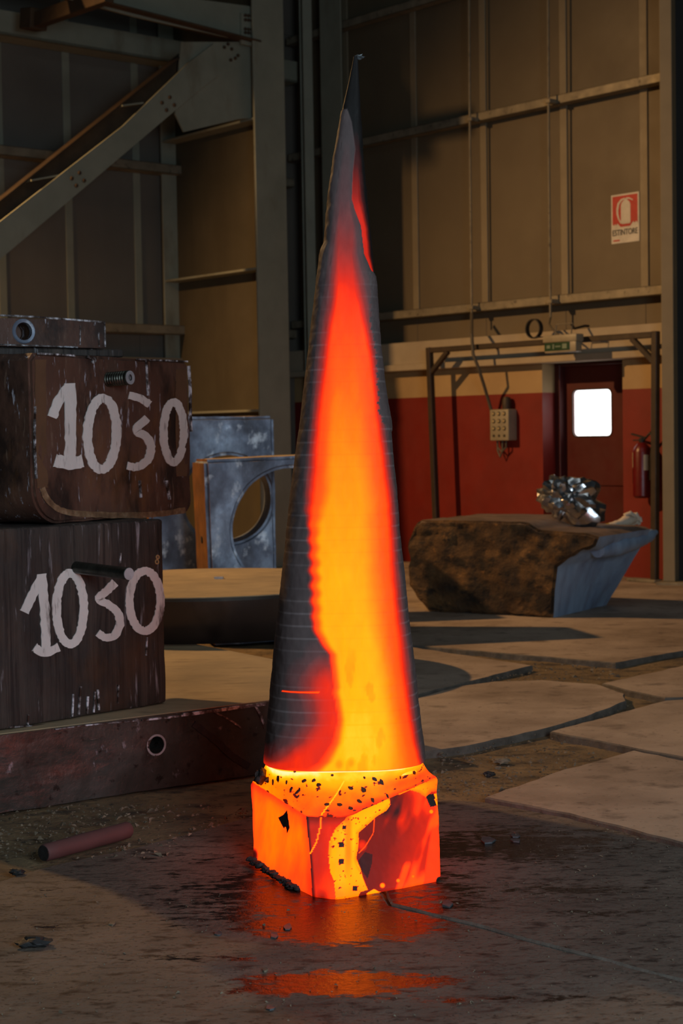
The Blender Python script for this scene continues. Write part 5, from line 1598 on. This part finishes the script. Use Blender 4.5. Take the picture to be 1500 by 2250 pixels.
# underside of the spire and the bright neck below it
zb_ = float(zp_[0])
rb_ = float(wp_[0])
tn = np.linspace(0, 1, 14)[:, None]
rn = np.where(tn < 0.5, RN * 0.995, RN * 0.995 + (rb_ * 0.985 - RN) * (tn - 0.5) / 0.5)
zl = zb_ + 0 * sx_[None]
zn = np.where(tn < 0.5, ZN - 0.02 + (zl - 0.004 - ZN + 0.02) * tn / 0.5, zl - 0.004 + 0.002 * (tn - 0.5) / 0.5)
Vn = np.stack([cp_[0] + rn * sx_[None], YC + rn * sy_[None], zn], -1).reshape(-1, 3)
hn = 1.0 - 0.10 * sstep(0.45, 0.95, np.abs(np.repeat(sx_[None], 14, 0).ravel() - 0.1)) + 0.03 * vnoise(Vn, 20.0)
mesh_np('neck', Vn, grid_faces(14, NCW), spire, MAT['hot'], hn)
# ragged tip
tip = Vector((cp_[-1], YC, zp_[-1]))
b = bmesh.new()
bmesh.ops.create_icosphere(b, subdivisions=3, radius=1.0)
for v in b.verts:
    n_ = noise.fractal(v.co * 2.3, 1.0, 2.0, 3)
    v.co = Vector((v.co.x * 0.016 + 0.004, v.co.y * 0.012, v.co.z * 0.008)) * (1 + 0.6 * n_) + tip + Vector((0.006, 0, -0.002))
finish(b, 'burred_tip', MAT['scrap'], spire, smooth=40)

# scale flakes lying on the shoulder, and crust along the foot
def ray_to_shoulder(px, py):
    d = ray(px, py)
    t = 4.6
    while t < 6.2:
        p = CAMP + d * (t / d.y)
        if abs(p.x - cx0) < 0.5 and p.z <= shoulder_z(p.x, p.y) + 0.003: return p
        t += 0.004
    return None
r = random.Random(3)
FK = [(838, 1720, 17, 7), (822, 1713, 12, 5), (910, 1700, 8, 5), (880, 1709, 6, 4), (770, 1733, 13, 5), (797, 1737, 14, 9), (719, 1769, 12, 4), (788, 1762, 12, 5), (818, 1760, 10, 6), (700, 1726, 12, 6), (668, 1717, 12, 5), (655, 1740, 18, 4),
      (640, 1735, 10, 4), (630, 1720, 9, 4), (690, 1716, 10, 4), (612, 1712, 14, 6), (600, 1719, 12, 5), (655, 1752, 10, 3), (745, 1770, 14, 4), (770, 1778, 14, 5), (850, 1750, 10, 4), (730, 1705, 6, 3), (648, 1696, 6, 3), (800, 1710, 5, 3), (870, 1735, 8, 4)]
for (a, b_, w, h_) in FK:
    p = ray_to_shoulder(a, b_)
    if p is None: continue
    k = p.y / FPX
    n_ = r.randint(5, 7)
    e_ = 0.004
    gx = float(shoulder_z(p.x + e_, p.y) - shoulder_z(p.x - e_, p.y)) / (2 * e_); gy = float(shoulder_z(p.x, p.y + e_) - shoulder_z(p.x, p.y - e_)) / (2 * e_)
    nv = Vector((-gx, -gy, 1)).normalized()
    tx_ = Vector((1, 0, gx)).normalized(); ty_ = nv.cross(tx_).normalized()
    fs_ = max(0.15, abs(nv.dot((CAMP - p).normalized())))
    pts = []
    for i in range(n_):
        t = 2 * math.pi * i / n_ + r.uniform(-0.3, 0.3)
        rr_ = r.uniform(0.65, 1.1)
        pts.append(p + tx_ * (w * k * 0.55 * rr_ * math.cos(t)) + ty_ * (h_ * k * 0.6 / fs_ * rr_ * math.sin(t)) + nv * 0.002)
    MB().prism([q + Vector((0, 0, 0.0035)) for q in pts], (0, 0, -0.0045)).build('scale_flake', MAT['flake'], spire)
mb = MB()
def lump(mb, c_, s, seed, flat=0.6, sub=2):
    b = bmesh.new()
    bmesh.ops.create_icosphere(b, subdivisions=sub, radius=1.0)
    vs = []
    for i, v in enumerate(b.verts):
        v.index = i
        n_ = noise.fractal(v.co * 1.7 + Vector((seed * 1.3, seed * 2.1, 0)), 1.0, 2.0, 3)
        vs.append(Vector(c_) + Vector((v.co.x * s[0], v.co.y * s[1], v.co.z * s[2])) * (1 + 0.45 * n_))
    fs = [[v.index for v in f.verts] for f in b.faces]
    b.free()
    mb.add(vs, fs)
for k in range(44):
    t = k / 43
    p = LBp.lerp(F1, -0.01 + 0.78 * t) + Vector((-0.001, -0.001, 0.008 + 0.016 * (1 - t)))
    lump(mb, p + Vector((r.uniform(-.004, .004), r.uniform(-.004, .004), r.uniform(-.006, .006))), (r.uniform(.012, .022), r.uniform(.006, .010), r.uniform(.004, .009)), k)
mb.build('foot_crust', MAT['black_scrap'], spire, smooth=40)
mb = MB()
p = ray_to_shoulder(576, 1708) or at_depth(576, 1708, 5.35)
lump(mb, at_depth(574, 1706, 5.42), (0.024, 0.024, 0.026), 4, sub=3); lump(mb, at_depth(590, 1712, 5.38), (0.016, 0.02, 0.010), 9)
mb.build('slag_lump', MAT['black_scrap'], spire, smooth=40)

# ================================================================== scraps on the floor
a, b_ = at_z(96, 1885, 0.02), at_z(282, 1833, 0.02)
rod = thing('steel_rod', (a + b_) / 2 - Vector((0, 0, 0.02)), 'short rusty round bar lying on the dirt before the base plate', 'steel bar')
rr_ = 0.030
p0, p1 = Vector((a.x, a.y, ZG + rr_)), Vector((b_.x, b_.y, ZG + rr_))
ax = (p1 - p0).normalized(); Ln = (p1 - p0).length
MB().lathe(p0, ax, [(0, 0.0), (rr_ * 0.9, 0), (rr_, 0.006), (rr_, Ln - 0.006), (rr_ * 0.9, Ln), (0, Ln)], 22).build('bar', plain('purple_brown_rust', (96, 62, 60), 0.7), rod, smooth=35, sub=0.05, rough=0.002, rscale=20)
MB().lathe(p0 + ax * 0.0, ax, [(0, -0.002), (rr_ * 0.86, -0.002), (rr_ * 0.86, 0.002), (0, 0.002)], 22).build('cut_end', MAT['black_scrap'], rod)

def piece(name, px, py, wpx, hpx, m, seed, label, cat, th=None, group=None, z0=ZG):
    p = at_z(px, py, z0)
    k = p.y / FPX
    w = wpx * k / 2; dpt = hpx * k / 2 / 0.19
    mb = MB()
    if th is None:
        h_ = hpx * k / 2
        lump(mb, (p.x, p.y, z0 + h_ * 0.72), (w, w * 0.7, h_), seed, sub=3)
    else:
        r = random.Random(seed)
        n_ = r.randint(5, 7)
        pts = [Vector((p.x + w * r.uniform(0.7, 1.1) * math.cos(2 * math.pi * i / n_), p.y + dpt * r.uniform(0.7, 1.1) * math.sin(2 * math.pi * i / n_), z0 + th + r.uniform(0, th * 0.8))) for i in range(n_)]
        lo = [Vector((q.x, q.y, z0 + 0.0005)) for q in pts]
        vs = pts + lo
        mb.add(vs, [list(range(n_))[::-1], [i + n_ for i in range(n_)]] + [[i, (i + 1) % n_, (i + 1) % n_ + n_, i + n_] for i in range(n_)])
    o = mb.build(name, m, None, smooth=30)
    fix_origin(o, (p.x, p.y, z0))
    return tag(o, label, cat, group)
piece('slag_lump', 37, 1922, 32, 16, MAT['black_scrap'], 2, 'black slag lump on the ground near the left edge', 'slag')
piece('slag_lump', 76, 2078, 74, 24, MAT['black_scrap'], 5, 'flat dark slag slab on the floor at lower left', 'slag')
G = 'mill scale flakes on the wet floor'
piece('scale_flake', 1070, 1993 - 145, 36, 12, MAT['scrap'], 11, 'largest slate-grey scale flake right of the glowing block', 'scale flake', 0.004, G)
piece('scale_flake', 1132, 1990 - 152, 26, 6, MAT['scrap'], 12, 'upper of the two thin scale flakes right of the largest flake', 'scale flake', 0.003, G)
piece('scale_flake', 1131, 1990 - 142, 28, 7, MAT['scrap'], 13, 'lower of the two thin scale flakes right of the largest flake', 'scale flake', 0.003, G)
piece('scale_flake', 982, 1988, 28, 11, MAT['scrap'], 14, 'reddish lit scale flake at the right foot of the glowing block', 'scale flake', 0.004, G)
piece('scale_flake', 603, 2058, 24, 9, MAT['scrap'], 15, 'small scale flake in the glow left of the reflection', 'scale flake', 0.003, G)
piece('scale_flake', 632, 2039, 20, 11, MAT['scrap'], 16, 'scale flake inside the orange floor reflection', 'scale flake', 0.003, G)
piece('scale_flake', 480, 2053, 18, 6, MAT['scrap'], 17, 'pale scale flake left of the orange floor reflection', 'scale flake', 0.003, G)
piece('scale_flake', 247, 2030, 18, 8, MAT['stone'], 18, 'lone tan flake on the bare floor at lower left, below the rusty bar', 'scale flake', 0.003, G)
piece('scale_flake', 596, 2216, 26, 6, MAT['scrap'], 19, 'scale flake nearest the bottom of the frame, left of center', 'scale flake', 0.003, G)
piece('scale_flake', 582, 2133, 14, 6, MAT['stone'], 20, 'tiny pale flake above the lower floor reflection', 'scale flake', 0.003, G)
piece('stone', 1100, 1676, 40, 14, MAT['stone'], 31, 'larger stone on the sandy patch right of the glowing block', 'stone', z0=-0.005)
piece('stone', 1075, 1705, 26, 12, MAT['black_scrap'], 32, 'dark stone at the near edge of the sandy patch', 'stone', z0=-0.005)
piece('stone', 1094, 1690, 14, 8, MAT['stone'], 33, 'small pale stone just below the larger stone on the sandy patch', 'stone', z0=-0.005)
piece('stone', 1236, 1593, 16, 9, MAT['stone'], 34, 'pale stone in the slab joint right of the spire', 'stone', z0=-0.005)
piece('stone', 1360, 1648, 18, 9, MAT['stone'], 35, 'cream stone between two slabs at right', 'stone', z0=-0.005)
piece('stone', 1255, 1279, 40, 20, MAT['stone'], 36, 'brown rubble piece at the foot of the red dado near the tube frame', 'stone', z0=ZS)

# loose grit nobody could count: one object
r = random.Random(21)
mb = MB()
def grit(px0, px1, py0, py1, n_, smin, smax, z0):
    for _ in range(n_):
        p = at_z(r.uniform(px0, px1), r.uniform(py0, py1), z0)
        if (p.x - CEN.x) ** 2 + (p.y - CEN.y) ** 2 < 0.36 or ((p - FPL.o).dot(FPL.Y) > -0.03 and p.x < 0.1 and p.y < 9) or abs((p - p0).cross(ax).length) < 0.06: continue
        if (p - at_z(76, 2078, z0)).length < 0.09: continue
        s = r.uniform(smin, smax) * (1 if r.random() < 0.9 else 2)
        vs = [p + Vector((r.uniform(-s, s), r.uniform(-s, s), r.uniform(0, s))) for _ in range(5)] + [p + Vector((0, 0, s))]
        mb.add(vs, [[0, 1, 5], [1, 2, 5], [2, 3, 5], [3, 4, 5], [4, 0, 5], [0, 2, 1], [0, 3, 2], [0, 4, 3]])
grit(0, 560, 1770, 1890, 900, 0.003, 0.010, 0.0)
grit(950, 1320, 1640, 1750, 500, 0.003, 0.010, 0.0)
grit(1080, 1360, 1462, 1500, 160, 0.004, 0.012, 0.0)
grit(0, 1500, 1950, 2245, 700, 0.0012, 0.004, ZG)
grit(980, 1500, 1800, 1990, 420, 0.0012, 0.004, ZG)
grit(1020, 1390, 1545, 1645, 160, 0.004, 0.010, 0.0)
gr = mb.build('loose_grit', MAT['stone'])
tag(gr, 'loose grit and crumbs scattered over the hall floor', 'grit', kind='stuff')
